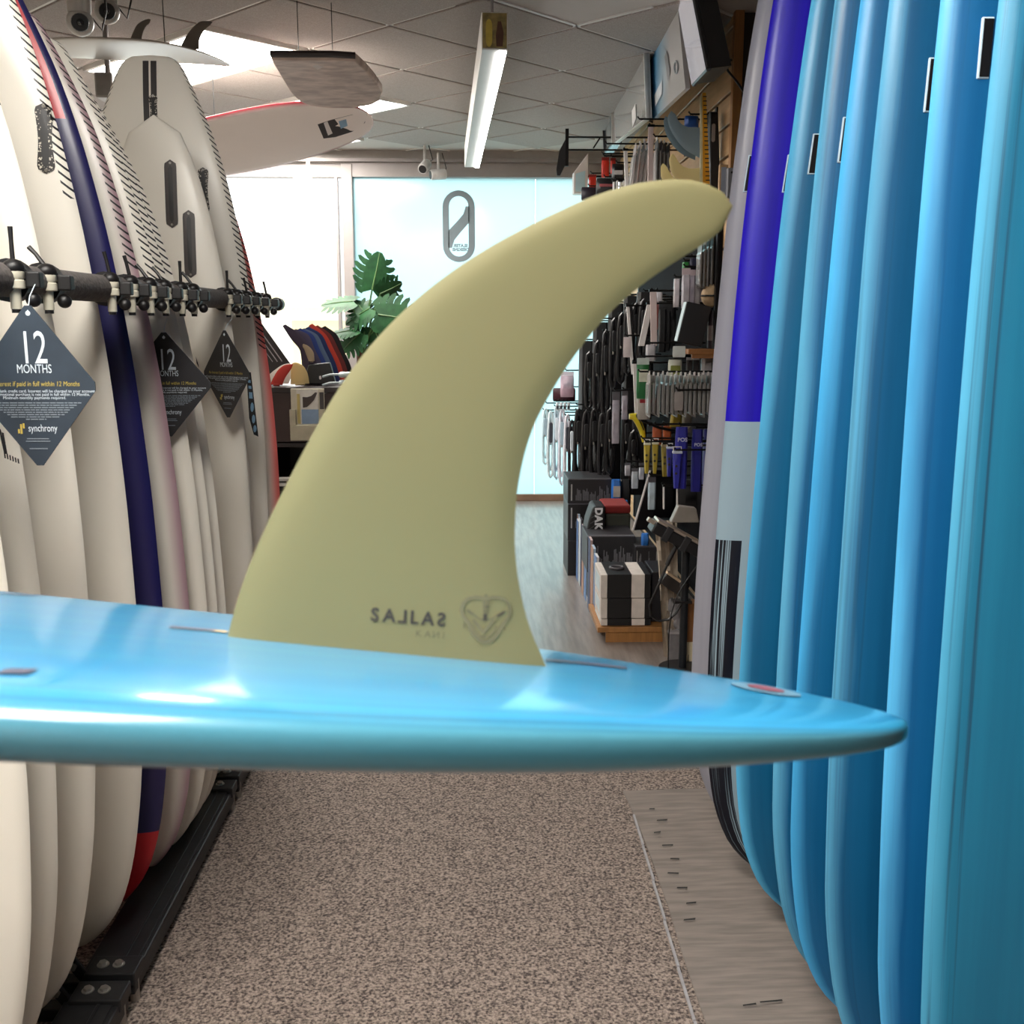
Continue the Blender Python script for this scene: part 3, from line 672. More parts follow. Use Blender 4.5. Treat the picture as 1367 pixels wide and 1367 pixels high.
names = ['pale blue surfboard right beside the royal blue one', 'second pale blue surfboard from the royal blue one', 'third pale blue surfboard from the royal blue one', 'fourth pale blue surfboard from the royal blue one', 'fifth pale blue surfboard from the royal blue one', 'pale blue surfboard with dark streaked rail at the right edge']
for i, (Y, xc, lean) in enumerate(((2.26, .852, .036), (1.97, .869, .010), (1.86, .872, .014), (1.655, .880, -.002), (1.44, .899, -.017), (1.30, .906, -.014))):
    R.append(right_board(names[i], Y, xc, lean, resin_mat('blue_resin_%d' % i, *CY[i], dark=(.0, .25, .1, .35, .15, .75)[i], rail_shading=RAIL_LIT[i])))
# side fin boxes on the hulls, seen past the next board's rail
M_clear = mat('clear_box_rim', '#cfe6f2', .25, noise=.05)
for (px, y0, y1, k, Y) in ((1006, 205, 255, 0, 2.70), (1058, 205, 256, 1, 2.46), (1094, 176, 231, 2, 2.26), (1136, 153, 215, 3, 1.97), (1187, 110, 180, 4, 1.86), (1253, 73, 147, 5, 1.655), (1328, 17, 101, 6, 1.44)):
    o, bv = R[k]; p0, p1 = W(px+1, y0, Y-.04), W(px-7, y1, Y-.04); c = (p0+p1)/2; h = (p0-p1).length
    hit = bv.ray_cast(c-FD*.3, FD)
    if hit[0] is None: continue
    c = hit[0]; ay = (p0-p1).normalized(); ax = FX
    if k in (5, 6, 4, 3, 2, 0, 1):
        fb = obj('fin_box', G().prism([(-.008, -h/2), (.008, -h/2), (.008, h/2), (-.008, h/2)], c-FD*.002, ax, ay, FD*.01), M_clear, o, bevel=.001, segs=1)
        obj('slot', G().prism([(-.0055, -h*.47), (.007, -h*.47), (.007, h*.47), (-.0055, h*.47)], c-FD*.0028, ax, ay, FD*.002), M_black, fb)

# ---------------------------------------------------------------- hero board lying bottom up, with its fin
u = (WD(725, 880, .5)-WD(305, 845, .5)).normalized()
v_ = FWD - UPV*.041; v_ = (v_ - u*v_.dot(u)).normalized(); n_up = v_.cross(u)
if n_up.z < 0: n_up = -n_up
tail = WD(1207, 926, .5) - n_up*.0148
HL, HHW, HTH = 2.6, .285, .040
HO_N, HO_W = O_LONG
HO = ([0, .006, .02, .05, .10, .18, .30, .42, .56, .70, .80, .87, .905, .935, .955, .972, .985, .993, .998, 1], [.02, .24, .46, .70, .87, .97, 1, .99, .965, .90, .79, .685, .61, .51, .42, .325, .235, .155, .075, .02])
Mh = Matrix.Identity(4)
for i in range(3): Mh[i][0] = v_[i]; Mh[i][1] = -n_up[i]; Mh[i][2] = u[i]; Mh[i][3] = (tail-u*HL)[i]
m_hero = resin_mat('hero_blue_resin', '#2585b8', '#3c93b8', dark=.35, rail_shading='#437c8e'); hb = m_hero.node_tree.nodes['Principled BSDF']  # rail toned darker: shade on the near side put into the colour
hb.inputs['Roughness'].default_value = .30; hb.inputs['Coat Weight'].default_value = .8; hb.inputs['Coat Roughness'].default_value = .11
gh = board_geo(Mh, HL, HHW, HTH, HO, NZ=110, NC=48, ex=3.8, ey=3.4, noserock=.05, tailrock=.0)
bh = BVHTree.FromPolygons(gh.v, gh.f)
hero = tag(obj('surfboard', gh, m_hero, smooth=1.2), 'glossy pale blue surfboard lying bottom up across the aisle, cream fin upright', 'surfboard')
def onhull(px, py):
    r = ray(px, py); h = bh.ray_cast(CAM, r.normalized()); return h[0]

LEAD = [(305,845),(317,800),(330,762),(360,692),(400,612),(450,522),(500,455),(560,396),(620,351),(680,315),(740,285),(800,259),(860,243),(910,239),(945,246),(968,259),(978,275)]
TRAIL = [(725,880),(708,840),(698,805),(690,760),(687,720),(689,670),(697,620),(712,570),(735,525),(760,485),(790,445),(820,412),(860,378),(900,350),(940,325),(962,308),(978,275)]
def resample(P, n):
    P = np.array(P, float); s = np.r_[0, np.cumsum(np.hypot(*np.diff(P, axis=0).T))]; t = np.linspace(0, s[-1], n)
    return np.c_[pchip(t, s, P[:, 0]), pchip(t, s, P[:, 1])]
def fin_geo(lead, trail, place, thick, nrow=44, nc=14):
    """foiled blade lofted between leading and trailing edge; place(x, y, d) gives the point"""
    a, b = resample(lead, nrow), resample(trail, nrow); g = G(); 
    for i in range(nrow):
        k = thick*(1-.55*i/(nrow-1))*(min(1, (nrow-1-i)/6)**.5 if i < nrow-1 else .02)
        for side in (1, -1):
            for j in range(nc+1):
                if side == -1 and j in (0, nc): continue
                q = j/nc if side == 1 else 1-j/nc
                p = a[i]*(1-q)+b[i]*q; h = k*.5*(max(0, 1-abs(2*q-.75)**2.6/(1.25**2.6 if q > .375 else .75**2.6)))**.5 if 0 < q < 1 else 0
                g.v.append(place(p[0], p[1], side*h))
    m = 2*nc
    for i in range(nrow-1):
        for j in range(m): g.f.append((i*m+j, i*m+(j+1) % m, (i+1)*m+(j+1) % m, (i+1)*m+j))
    g.f.append(tuple(range(m))[::-1]); g.f.append(tuple((nrow-1)*m+j for j in range(m))); return g
def hero_plane(px, py, d):
    r = ray(px, py); O = WD(515, 862, .5); k = (O-CAM).dot(v_)/r.dot(v_); return CAM+r*k - v_*d
def fin_mat(name, c, tl=.45):
    m = bpy.data.materials.new(name); m.use_nodes = True; nt = m.node_tree; L = nt.links.new; b = nt.nodes['Principled BSDF']; out = nt.nodes['Material Output']
    b.inputs['Roughness'].default_value = .6; b.inputs['Specular IOR Level'].default_value = .3
    tc = nt.nodes.new('ShaderNodeTexCoord'); n = nt.nodes.new('ShaderNodeTexNoise'); n.inputs['Scale'].default_value = 9; L(tc.outputs['Object'], n.inputs['Vector'])
    mx = nt.nodes.new('ShaderNodeMix'); mx.data_type = 'RGBA'; c = lin(c); mx.inputs[6].default_value = c; mx.inputs[7].default_value = tuple(x*.93 for x in c[:3])+(1,)
    L(n.outputs['Fac'], mx.inputs[0]); L(mx.outputs[2], b.inputs['Base Color'])
    t = nt.nodes.new('ShaderNodeBsdfTranslucent'); L(mx.outputs[2], t.inputs[0]); ms = nt.nodes.new('ShaderNodeMixShader'); ms.inputs[0].default_value = tl
    L(b.outputs[0], ms.inputs[1]); L(t.outputs[0], ms.inputs[2]); L(ms.outputs[0], out.inputs[0]); return m
M_fin = fin_mat('cream_fin_resin', '#969068', .42)
lead = [(303, 853)] + LEAD; trail = [(729, 890)] + TRAIL
fg = fin_geo(lead, trail, hero_plane, .0095); bf = BVHTree.FromPolygons(fg.v, fg.f)
fin = obj('fin', fg, M_fin, hero, smooth=1.0); fin['label'] = 'cream raked longboard fin with dark lettering'
def on_fin(g): return drape(g, bf, v_, .0004)
M_fink = mat('fin_lettering', '#2a2420', .6)
M_fink2 = mat('faint_fin_print', '#676145', .6)
fx = (hero_plane(597, 828, 0)-hero_plane(495, 821, 0)).normalized(); fy = v_.cross(fx); fy = fy if fy.z > 0 else -fy
ch = (hero_plane(500, 812, 0)-hero_plane(500, 830, 0)).length
letters = [('S', 502, 820.5, False), ('A', 521, 821.8, False), ('L', 539, 823.2, True), ('L', 554, 824.4, False), ('A', 572, 826, False), ('S', 590, 827.3, True)]
g = G()
for ch_, px, py, mir in letters:
    q = text_geo(ch_, ch*1.36, hero_plane(px, py, 0), fx, fy, mirror=mir, bold=.00022); g.add(q.v, q.f)
obj('lettering', on_fin(g), M_fink, fin)
g = G()
for ch_, px, py in (('K', 560, 845), ('A', 572, 846), ('N', 583, 847), ('I', 593, 848)):
    q = text_geo(ch_, ch*.72, hero_plane(px, py, 0), fx, fy, mirror=(ch_ == 'N')); g.add(q.v, q.f)
obj('lettering', on_fin(g), M_fink2, fin)
def stroke(pts, w, nm, m, closed=False):
    """printed line along photo points"""
    P = [Vector((x, y)) for x, y in pts]; g = G(); n = len(P)
    for i in range(n if closed else n-1):
        a, b = P[i], P[(i+1) % n]; d = (b-a).normalized()*.15; t_ = Vector((-(b-a).y, (b-a).x)).normalized()*w/2
        g.add([hero_plane(*q, 0) for q in (a-d+t_, b+d+t_, b+d-t_, a-d-t_)], [(0, 1, 2, 3)])
    obj(nm, on_fin(g), m, fin)
ec_ = (648.5, 826)
heart = [(648, 799), (642, 797.5), (634, 796.5), (625, 799), (619, 805), (616.5, 813), (618, 820), (622, 826), (626, 830), (628, 838), (633, 847), (640, 853), (646, 856), (653, 855.5), (660, 851), (666, 843), (669, 836), (673, 831), (679, 824), (681, 816), (680, 808), (675, 801), (667, 797.5), (658, 797), (653, 798.5)]
stroke(heart, 5.0, 'emblem_heart', M_fink2, True)
stroke([(631, 833), (635, 842), (641, 848), (647, 850), (654, 848), (660, 842), (663, 835)], 2.2, 'emblem_inner_ring', M_fink2)
stroke([(624, 813), (634, 821), (641, 826), (648, 827), (656, 826), (664, 821), (676, 815)], 2.2, 'emblem_brow', M_fink2)
stroke([(624, 813.5), (632, 819.5)], 3.2, 'emblem_eye', M_fink); stroke([(664, 822), (673, 816.5)], 3.2, 'emblem_eye', M_fink)
stroke([(632, 827), (638, 834), (645, 843), (646, 844), (653, 835), (660, 827)], 4.5, 'emblem_mark', M_fink2)
stroke([(649.5, 793), (647, 800), (647, 818)], 4.0, 'emblem_blade', M_fink2); stroke([(649.5, 793), (652, 800), (651, 818)], 2.0, 'emblem_blade', M_fink2)
stroke([(645, 809.5), (653, 809.5)], 2.6, 'emblem_hilt', M_fink); stroke([(648, 819), (647.6, 828)], 4.6, 'emblem_hilt', M_fink)
stroke([(622, 827), (620, 837)], 2.0, 'emblem_tassel', M_fink2); stroke([(626, 830), (626, 836)], 1.8, 'emblem_tassel', M_fink2)
stroke([(671, 833), (674, 840)], 2.0, 'emblem_tassel', M_fink2)
# fin channel, side slots and oval mark printed on the hull
def hull_strip(a, b, w, m, nm, n=14, lift=.0007):
    pa, pb = onhull(*a), onhull(*b)
    if pa is None or pb is None: return
    g = G(); d = (pb-pa); s = v_*w/2
    for i in range(n+1):
        for k in (-1, 1):
            q = pa+d*(i/n)+s*k; h = bh.ray_cast(q+n_up*.05, -n_up); g.v.append((h[0] if h[0] is not None else q)+n_up*lift)
    g.f = [(2*i, 2*i+1, 2*i+3, 2*i+2) for i in range(n)]; obj(nm, g, m, hero)
M_slotd = mat('dark_channel', '#4a4a5c', .4)
hull_strip((226, 838), (288, 843), .009, M_slotd, 'fin_channel'); hull_strip((284, 843), (303, 845), .008, mat('tan_channel', '#b9a47c', .5), 'fin_screw_plate'); hull_strip((728, 882), (836, 893), .009, M_slotd, 'fin_channel')
hull_strip((2, 793), (48, 796), .012, M_slotd, 'side_slot'); hull_strip((104, 797), (165, 801), .010, M_slotd, 'side_slot'); hull_strip((0, 898), (44, 898), .009, M_slotd, 'side_slot')
pc = onhull(1022, 921)
if pc is not None:
    for k, (rx, ry, m, lf) in enumerate(((.017, .021, mat('grey_oval_ink', '#5d7f93', .4), .0006), (.009, .012, mat('red_brown_ink', '#7a3f45', .4), .0010))):
        g = G(); N = 20; g.v = []
        for i in range(N):
            q = pc+u*rx*math.cos(2*math.pi*i/N)+v_*ry*math.sin(2*math.pi*i/N); h = bh.ray_cast(q+n_up*.05, -n_up); g.v.append((h[0] or q)+n_up*lf)
        g.f = [tuple(range(N))]; obj('oval_mark', g, m, hero)
# padded trestles that carry it, left of the frame
for X_, lab in ((-.75, 'padded black trestle holding the hero board near its fin'), (-1.75, 'padded black trestle holding the hero board near its nose')):
    k = (X_-tail.x)/u.x; p = tail+u*k; zt = p.z-HTH*.62-.03
    t = thing('board_trestle', lab, 'trestle', (p.x, p.y, .004), 'trestles under the hero board')
    sl = v_.z/v_.y; pa, pb = Vector((p.x, p.y-.16, zt-.16*sl-.02)), Vector((p.x, p.y+.16, zt+.16*sl-.02))
    obj('pad', G().tube([pa, pb], .024, 14), M_foam, t, smooth=True)
    for s, q in ((-1, pa), (1, pb)): obj('leg', G().tube([q, (p.x, p.y+s*.24, .006)], .014, 10), M_rack, t)
    obj('crossbar', G().tube([(p.x, p.y-.2, .4), (p.x, p.y+.2, .4)], .011, 10), M_rack, t)
# ================================================================ GOODS ON THE RIGHT WALL
M_wire = mat('black_wire', '#0f0e10', .4, metal=.5, noise=.1)
M_cardw = mat('white_card', '#e4dedb', .6, noise=.05, scale=10)
M_pinkw = mat('pinkish_white_plastic', '#dcc8c4', .45, noise=.06, scale=10)
def film_mat(name, c, a=.55, rough=.15):
    return mat(name, c, rough, coat=.5, alpha=a, noise=.25, scale=25)
M_film = film_mat('clear_film', '#e8e6ea', .5)
def cm(hexc, rough=.45, **k): return mat('plain_'+hexc[1:], hexc, rough, noise=.14, scale=24, **k)
def hook(lab, x0, x1, Y, z):
    """wire display hook from the slat wall (x1) out into the aisle (x0)"""
    lab = ' '.join(lab.split()[:16]); t = thing('display_hook', lab, 'hook', (x1, Y, z-.02), 'wire hooks on the slat wall')
    obj('rod', G().tube([(x1, Y, z), (x0+.01, Y, z), (x0, Y, z+.012)], .0045, 8), M_wire, t)
    obj('back_plate', G().box((x1-.006, Y-.02, z-.03), (x1+.0, Y+.02, z+.03)), M_wire, t)
    return t
def pack(lab, r, Y, col, t=.028, head=None, cat='package', name='hanging_pack', group=None, taper=1.0, label=None, hk=True, film=False, win=None):
    """flat pouch hanging from a hook: pouch, header card, optional print and window"""
    x0, x1, z0, z1 = rect(*r, Y); c = Vector(((x0+x1)/2, Y, z0)); w = x1-x0; h = z1-z0
    o = thing(name, lab, cat, c, group)
    hh = h*.16 if head else 0; m = film_mat('film_'+col[1:], col, .75) if film else cm(col)
    g = G(); n = 6; kx = [1, 1.06, 1.08, 1.05, 1.0, .97]
    for i in range(n+1):
        q = i/n; ww = w/2*(taper+(1-taper)*q)*(.94 if i in (0, n) else 1); tt = t/2*(math.sin(math.pi*(.08+.84*q))**.6); z = z0+(h-hh)*q
        g.v += [Vector((c.x+sx_*ww, Y+sy_*tt, z)) for sx_, sy_ in ((-1, -.3), (-.6, -1), (.6, -1), (1, -.3), (1, .3), (.6, 1), (-.6, 1), (-1, .3))]
    for i in range(n):
        for j in range(8): g.f.append((i*8+j, i*8+(j+1) % 8, i*8+8+(j+1) % 8, i*8+8+j))
    g.f += [tuple(range(8))[::-1], tuple(n*8+j for j in range(8))]
    obj('pouch', g, m, o, smooth=True)
    if head: obj('header_card', G().box((x0, Y-.002, z1-hh), (x1, Y+.002, z1)), cm(head), o)
    if label:
        body, lc, zz, sz = label; obj('print', text_geo(body, w*sz, (c.x, Y-t/2-.0015, z0+h*zz), FX, FZ, bold=.0006), cm(lc), o)
    if win:
        a, b, wc = win; obj('print_panel', G().box((c.x-w*.36, Y-t/2-.002, z0+h*a), (c.x+w*.36, Y-t/2+.001, z0+h*b)), cm(wc), o)
    if hk: hook('wire hook carrying the '+lab, c.x-.015, 1.12, Y, z1+.0085)
    if hk: obj('hang_loop', G().tube([(c.x-.006, Y, z1-.004), (c.x-.006, Y, z1+.012), (c.x+.006, Y, z1+.012), (c.x+.006, Y, z1-.004)], .0016, 6), M_wire, o)
    return o
def edge_pack(lab, px, y0, y1, Y, wpx, col, group, dy=.10, tilt=0, name='blister_pack', cat='package'):
    """pack hanging face to the aisle, seen edge on"""
    x0, x1, z0, z1 = rect(px-wpx/2, y0, px+wpx/2, y1, Y); c = Vector(((x0+x1)/2, Y, z0)); h = z1-z0; w = (x1-x0)
    o = thing(name, lab, cat, c, group); tl = tilt*h
    obj('card', G().prism([(-w*.12, 0), (w*.12, 0), (w*.12+tl, h), (-w*.12+tl, h)], (c.x, Y-dy/2, z0), FX, FZ, (0, dy, 0)), cm(col), o)
    obj('blister', G().prism([(-w*.5, h*.08), (-w*.12, h*.03), (-w*.12+tl*.8, h*.82), (-w*.5+tl*.75, h*.76)], (c.x, Y-dy*.42, z0), FX, FZ, (0, dy*.84, 0)), film_mat('blister_film', '#c9c6c4', .7), o, bevel=.001, segs=1)
    obj('hang_tab', G().cbox((c.x+tl, Y, z1+.008), (w*.3, .02, .018)), M_cardw, o)
    return o
def leash(lab, px, y0, y1, Y, col, wpx, group, cuff=None, thick=.0065, name='surf_leash'):
    """coiled leash hanging as a long loop with cuff and swivel"""
    x0, x1, z0, z1 = rect(px-wpx/2, y0, px+wpx/2, y1, Y); cx, w, h = (x0+x1)/2, (x1-x0), z1-z0
    o = thing(name, lab, 'leash', (cx, Y, z0), group); rnd = random.Random(int(px*7+y0)); pts = []
    for k in range(2):
        s = 1-.22*k; y = Y+.012*k-.01
        for i in range(16):
            q = 2*math.pi*i/16; e = math.copysign(abs(math.cos(q))**.6, math.cos(q)); pts.append(Vector((cx+w/2*s*e*(.75+.25*(1-math.sin(q))/2)+rnd.uniform(-1, 1)*w*.03, y, z0+h/2+h/2*s*math.sin(q)*.98)))
    hook('wire hook carrying the '+lab, cx-.02, 1.12, Y, z1-.012)
    obj('cord', G().tube(pts, thick, 7, closed=True), cm(col, .35), o, smooth=True)
    obj('cuff', G().prism(stadium(w*.55, h*.30), (cx, Y-.035, z0+h*.68), FX, FZ, (0, .022, 0)), cm(cuff or col), o, bevel=.003)
    obj('swivel', G().cyl((cx-w*.1, Y-.026, z0+h*.50), (cx-w*.1, Y-.026, z0+h*.56), .006, n=8), M_steel, o)
    return o
def carton(lab, r, Y, depth, col, cat='box', name='carton', group=None, bars=None, top=None, yaw=0):
    x0, x1, z0, z1 = rect(*r, Y); o = thing(name, lab, cat, ((x0+x1)/2, Y+depth/2, z0), group)
    obj('body', G().box((x0, Y, z0), (x1, Y+depth, z1)), cm(col), o, bevel=.004)
    if bars:
        n, bc, a, b = bars; rnd = random.Random(int(r[0])); w = x1-x0; h = z1-z0
        obj('title_bar', G().box((x0+w*.07, Y-.0012, z0+h*a), (x0+w*.10, Y, z0+h*b)), cm('#b8b6b4'), o)
        for i in range(n):   # upright columns of print on the front
            xa = x0+w*(.18+.8*i/n); g = G()
            for k in range(5): hh = h*(b-a)*rnd.uniform(.25, 1)*(1-.16*abs(k-2)); g.box((xa+w*.028*k, Y-.0012, z0+h*a), (xa+w*.028*k+w*.017, Y, z0+h*a+hh))
            q = obj('print_columns', g, cm(bc), o); q['kind'] = 'stuff'
    if top: obj('lid_edge', G().box((x0+.004, Y-.002, z1-.002), (x1-.004, Y+.01, z1+.005)), cm(top), o)
    return o

t = thing('backing_board', 'black display panel behind the hanging goods on the slat wall', 'panel', (1.11, 6.2, .10)); obj('sheet', G().box((1.10, 4.93, .10), (1.119, 7.4, 1.92)), mat('matt_black_board', '#131214', .95, spec=.08, noise=.1), t)
for y_ in (4.94, 7.36): obj('edge_strip', G().box((1.095, y_, .10), (1.10, y_+.03, 1.92)), M_wire, t)
# --- row of grey packs seen edge on, with its hook
YR = 4.90
for i in range(15):
    px = 866+6.0*i; nm = ordinal(i)
    edge_pack('grey blister pack hanging edge-on, %s in its row from the green bag' % nm, px, 500+(i % 3), 556-(i % 2)*3, YR, 5.4, ['#8d8782', '#7c7672', '#9a948e'][i % 3], 'grey packs hanging edge-on')
hook('wire hook carrying the row of grey edge-on packs', rect(862, 0, 862, 1, YR)[0], 1.12, YR, W(900, 496, YR).z)
hook('wire hook crossing low behind the grey edge-on packs', W(905, 540, 5.0).x, 1.12, 5.02, W(905, 540, 5.02).z)
pack('small silver tag hung before the grey edge-on packs', (900, 523, 912, 548), 4.82, '#a39a95', .006, name='price_tag', cat='tag')
pack('green and white bag beside the grey edge-on packs', (850, 478, 866, 532), 5.0, '#1f6b36', .04, head='#cfd8d2', win=(.42, .72, '#e4e6d0'))
pack('pale bag hanging below the green bag', (851, 530, 868, 560), 5.02, '#a9a29a', .03, win=(.75, .9, '#a3202a'))
pack('white and olive sachet behind the grey packs', (892, 480, 910, 506), 5.06, '#dcdccb', .03, win=(.2, .7, '#8f9440'))
pack('crumpled clear sachet above the grey packs, nearer the silver board', (936, 476, 954, 502), 5.0, '#c9c4c6', .05, film=True)
for i, px in enumerate((920, 929)): pack('small dark and white tube sachet, %s beside the wooden shelf' % ('left' if i == 0 else 'right'), (px-4, 477, px+4, 500), 5.04, '#3a3536', .02, head='#d8d6d8')

# --- small wooden shelf with price card, black box and dark canister
x0, x1, z0, z1 = rect(916, 466, 960, 478, 4.9)
t = thing('wooden_shelf', 'small orange brown wooden shelf on the slat wall', 'shelf', ((x0+x1)/2, 4.95, z0))
for k in range(3): obj('plank', G().box((x0, 4.85+.06*k, z0+(z1-z0)*.45), (max(x1, 1.115), 4.905+.06*k, z1)), mat('shelf_wood', '#9a6534', .5, noise=.3, scale=8, stretch=(1, 8, 8)), t, bevel=.002, segs=1)
obj('bracket', G().box((x0+.02, 4.86, z0), (x1-.01, 4.88, z0+(z1-z0)*.45)), mat('shelf_wood', '#9a6534'), t)
pack('blank white price card at the end of the wooden shelf', (898, 462, 915, 477), 4.83, '#dfe3de', .006, hk=False, name='price_card', cat='card')
def tilted_box(lab, c, size, rot, col, side, name='product_box'):
    M = Matrix.Rotation(rot, 3, 'Y'); o = thing(name, lab, 'box', Vector(c)-Vector((0, 0, size[2]/2)))
    obj('body', G().cbox(c, size, M), cm(col), o, bevel=.003)
    obj('side_panel', G().cbox(Vector(c)+M@Vector((-size[0]/2-.001, 0, 0)), (.004, size[1]*.96, size[2]*.97), M), cm(side), o)
    return o
c = W(925, 433, 4.98); tilted_box('tilted black box with pale side standing on the wooden shelf', c, (.118, .07, .19), .22, '#16151a', '#c3d4d6')
x0, x1, z0, z1 = rect(945, 410, 960, 466, 5.0)
t = thing('canister', 'dark canister standing beside the tilted black box', 'can', ((x0+x1)/2, 5.0, z0)); obj('body', G().lathe([(.026, 0), (.028, .01), (.028, .15), (.02, .165), (.02, .18)], ((x0+x1)/2, 5.0, z0), 16), cm('#2a1d24'), t, smooth=True); obj('label_print', G().lathe([(.0285, .04), (.0285, .11)], ((x0+x1)/2, 5.0, z0), 16), cm('#7a6a66'), t, smooth=True)

# --- goods above the shelf
c = W(951, 395, 5.02)
t = thing('straw_cap', 'round tan cap hung beside the silver board', 'cap', c-Vector((0, 0, .06)))
obj('crown', G().sphere(c, .055, 16, 10, (1, .8, 1)), mat('tan_straw', '#b99c78', .7, noise=.2, scale=60, bump=.2), t, smooth=True)
obj('band', G().lathe([(.0555, -.004), (.0562, 0), (.0555, .004)], c, 18), M_wire, t)
for i in range(7): edge_pack('brown leather-look strap hanging edge-on, %s from the fin tip' % ordinal(i), 934+5*i, 326-5*i if i < 3 else 316, 384+2*(i % 3), 5.05, 4.8, ['#4a4036', '#5c5042', '#332d29'][i % 3], 'brown straps hanging edge-on')
hook('wire hook carrying the brown straps', W(932, 320, 5.05).x, 1.12, 5.05, W(945, 312, 5.05).z)
for i, px in enumerate((915, 922, 929, 937)): pack('crumpled clear plastic pack, %s of four above the tilted box' % ordinal(i), (px-5, 358+2*i, px+6, 412-3*i), 5.1+.02*i, ['#d8d3da', '#cfc6d6', '#e0d8da', '#d6c4c8'][i], .035, film=True, head='#cbb8bc')
pack('navy pack above the crumpled clear packs', (921, 345, 932, 362), 5.14, '#1d2140', .03)
pack('green topped pack beside the navy pack', (911, 350, 920, 362), 5.16, '#2f8a3c', .03)
hook('wire hook above the crumpled clear packs', W(908, 352, 5.13).x, 1.12, 5.13, W(920, 342, 5.13).z)
def upright(lab, px0, y0, px1, y1, Y, wpx, m, name='display_strip'):
    a, b = W(px0, y0, Y), W(px1, y1, Y); w = wpx/F*Y; g = G()
    g.add([a+Vector((-w/2, -.006, 0)), a+Vector((w/2, -.006, 0)), b+Vector((w/2, -.006, 0)), b+Vector((-w/2, -.006, 0)), a+Vector((-w/2, .006, 0)), a+Vector((w/2, .006, 0)), b+Vector((w/2, .006, 0)), b+Vector((-w/2, .006, 0))], [(0,1,2,3),(4,7,6,5),(0,4,5,1),(1,5,6,2),(2,6,7,3),(3,7,4,0)])
    t = thing(name, lab, 'display strip', Vector((b.x, Y, min(a.z, b.z)))); obj('strip', g, m, t, bevel=.002, segs=1)
    obj('clip', G().cbox(a, (w*1.3, .016, .012)), M_wire, t); hook('wire hook carrying the '+lab, a.x-.01, 1.12, Y, a.z); return t
upright('upright pinkish white strip in the middle of the black goods', 872, 388, 873, 462, 5.2, 8.5, M_pinkw)
upright('slanted white strip leaning left of the pinkish one', 868, 405, 856, 462, 5.22, 8, M_cardw)
upright('slender white strip with hook at its foot, left of the slanted strip', 838, 408, 845, 500, 5.5, 4, M_cardw)
upright('white strip running down beside the green bag', 847, 484, 850, 556, 5.3, 5, M_cardw)
upright('pale pink upright strip beside the steel blue fins', 869, 168, 868, 250, 5.6, 7, M_pinkw)
upright('white upright strip above the fin arch', 835, 200, 837, 250, 5.9, 5, M_cardw)
pack('blank pinkish white card among the black goods', (832, 450, 842, 477), 5.45, '#e3d6d6', .006, name='price_card', cat='card')
pack('crumpled white sack below the slanted white strip', (862, 460, 875, 482), 5.15, '#d6d0d4', .04, film=True)
for i, (px, y0, y1) in enumerate(((884, 402, 470), (890, 405, 468), (897, 400, 466), (880, 398, 440))): pack('black glossy pouch, %s between the pinkish strip and the tilted box' % ordinal(i), (px-5, y0, px+5, y1), 5.3+.05*i, ['#141418', '#1a1a1c', '#101014', '#7d3128'][i], .03, head='#3a3a3c' if i < 3 else '#c9b8b4', group='black pouches')
pack('white plastic sheath hanging over the black pouches', (876, 390, 884, 402), 5.28, '#e6e2e6', .02); pack('white glossy sheath beside the clear packs', (899, 372, 907, 410), 5.2, '#e8dfe2', .03, film=True)

# --- black goods: leashes hanging in dense rows
rows = [(786, 470, 545, 6.4), (797, 455, 548, 6.3), (808, 440, 560, 6.2), (819, 425, 520, 6.1), (829, 418, 512, 6.0), (838, 410, 500, 5.9), (848, 405, 490, 5.9), (858, 400, 480, 5.8)]
for i, (px, y0, y1, Y) in enumerate(rows): leash('black surf leash, %s from the fin edge in the upper dark row' % ordinal(i), px, y0, y1, Y, ['#121114', '#19181b'][i % 2], 10, 'upper row of black leashes', thick=.011)
rows = [(772, 545, 640, 6.5), (782, 548, 650, 6.4), (793, 545, 640, 6.3), (804, 550, 640, 6.2), (814, 545, 632, 6.1), (836, 550, 632, 5.9), (845, 575, 640, 5.8)]
for i, (px, y0, y1, Y) in enumerate(rows): leash('black surf leash, %s from the fin edge in the lower dark row' % ordinal(i), px, y0, y1, Y, ['#121114', '#1c1a1d'][i % 2], 11, 'lower row of black leashes', thick=.012)
for i, (r, Y) in enumerate((((772, 455, 792, 640), 6.75), ((790, 430, 812, 640), 6.65), ((810, 405, 832, 640), 6.5), ((830, 395, 852, 640), 6.3), ((848, 390, 872, 560), 6.0), ((840, 556, 862, 660), 6.05), ((862, 620, 905, 690), 5.6), ((903, 640, 952, 690), 5.3))):
    pack('large black garment bag, %s from the left behind the hanging goods' % ordinal(i), r, Y, ['#0f0e11', '#131215'][i % 2], .10, name='black_bag', cat='bag', group='black garment bags behind the leashes')
hook('wire hook carrying the upper black leashes', W(780, 440, 6.3).x, 1.12, 6.3, W(800, 425, 6.3).z); hook('wire hook carrying the lower black leashes', W(768, 545, 6.4).x, 1.12, 6.4, W(790, 540, 6.4).z)
for i, (r, Y) in enumerate((((817, 523, 827, 592), 5.7), ((830, 522, 838, 560), 5.75))): pack('silvery clear packaged cord, %s' % ('long one left of the white strip' if i == 0 else 'short one touching the white strip'), r, Y, '#c4bcc6', .025, head='#5a565c', film=True)
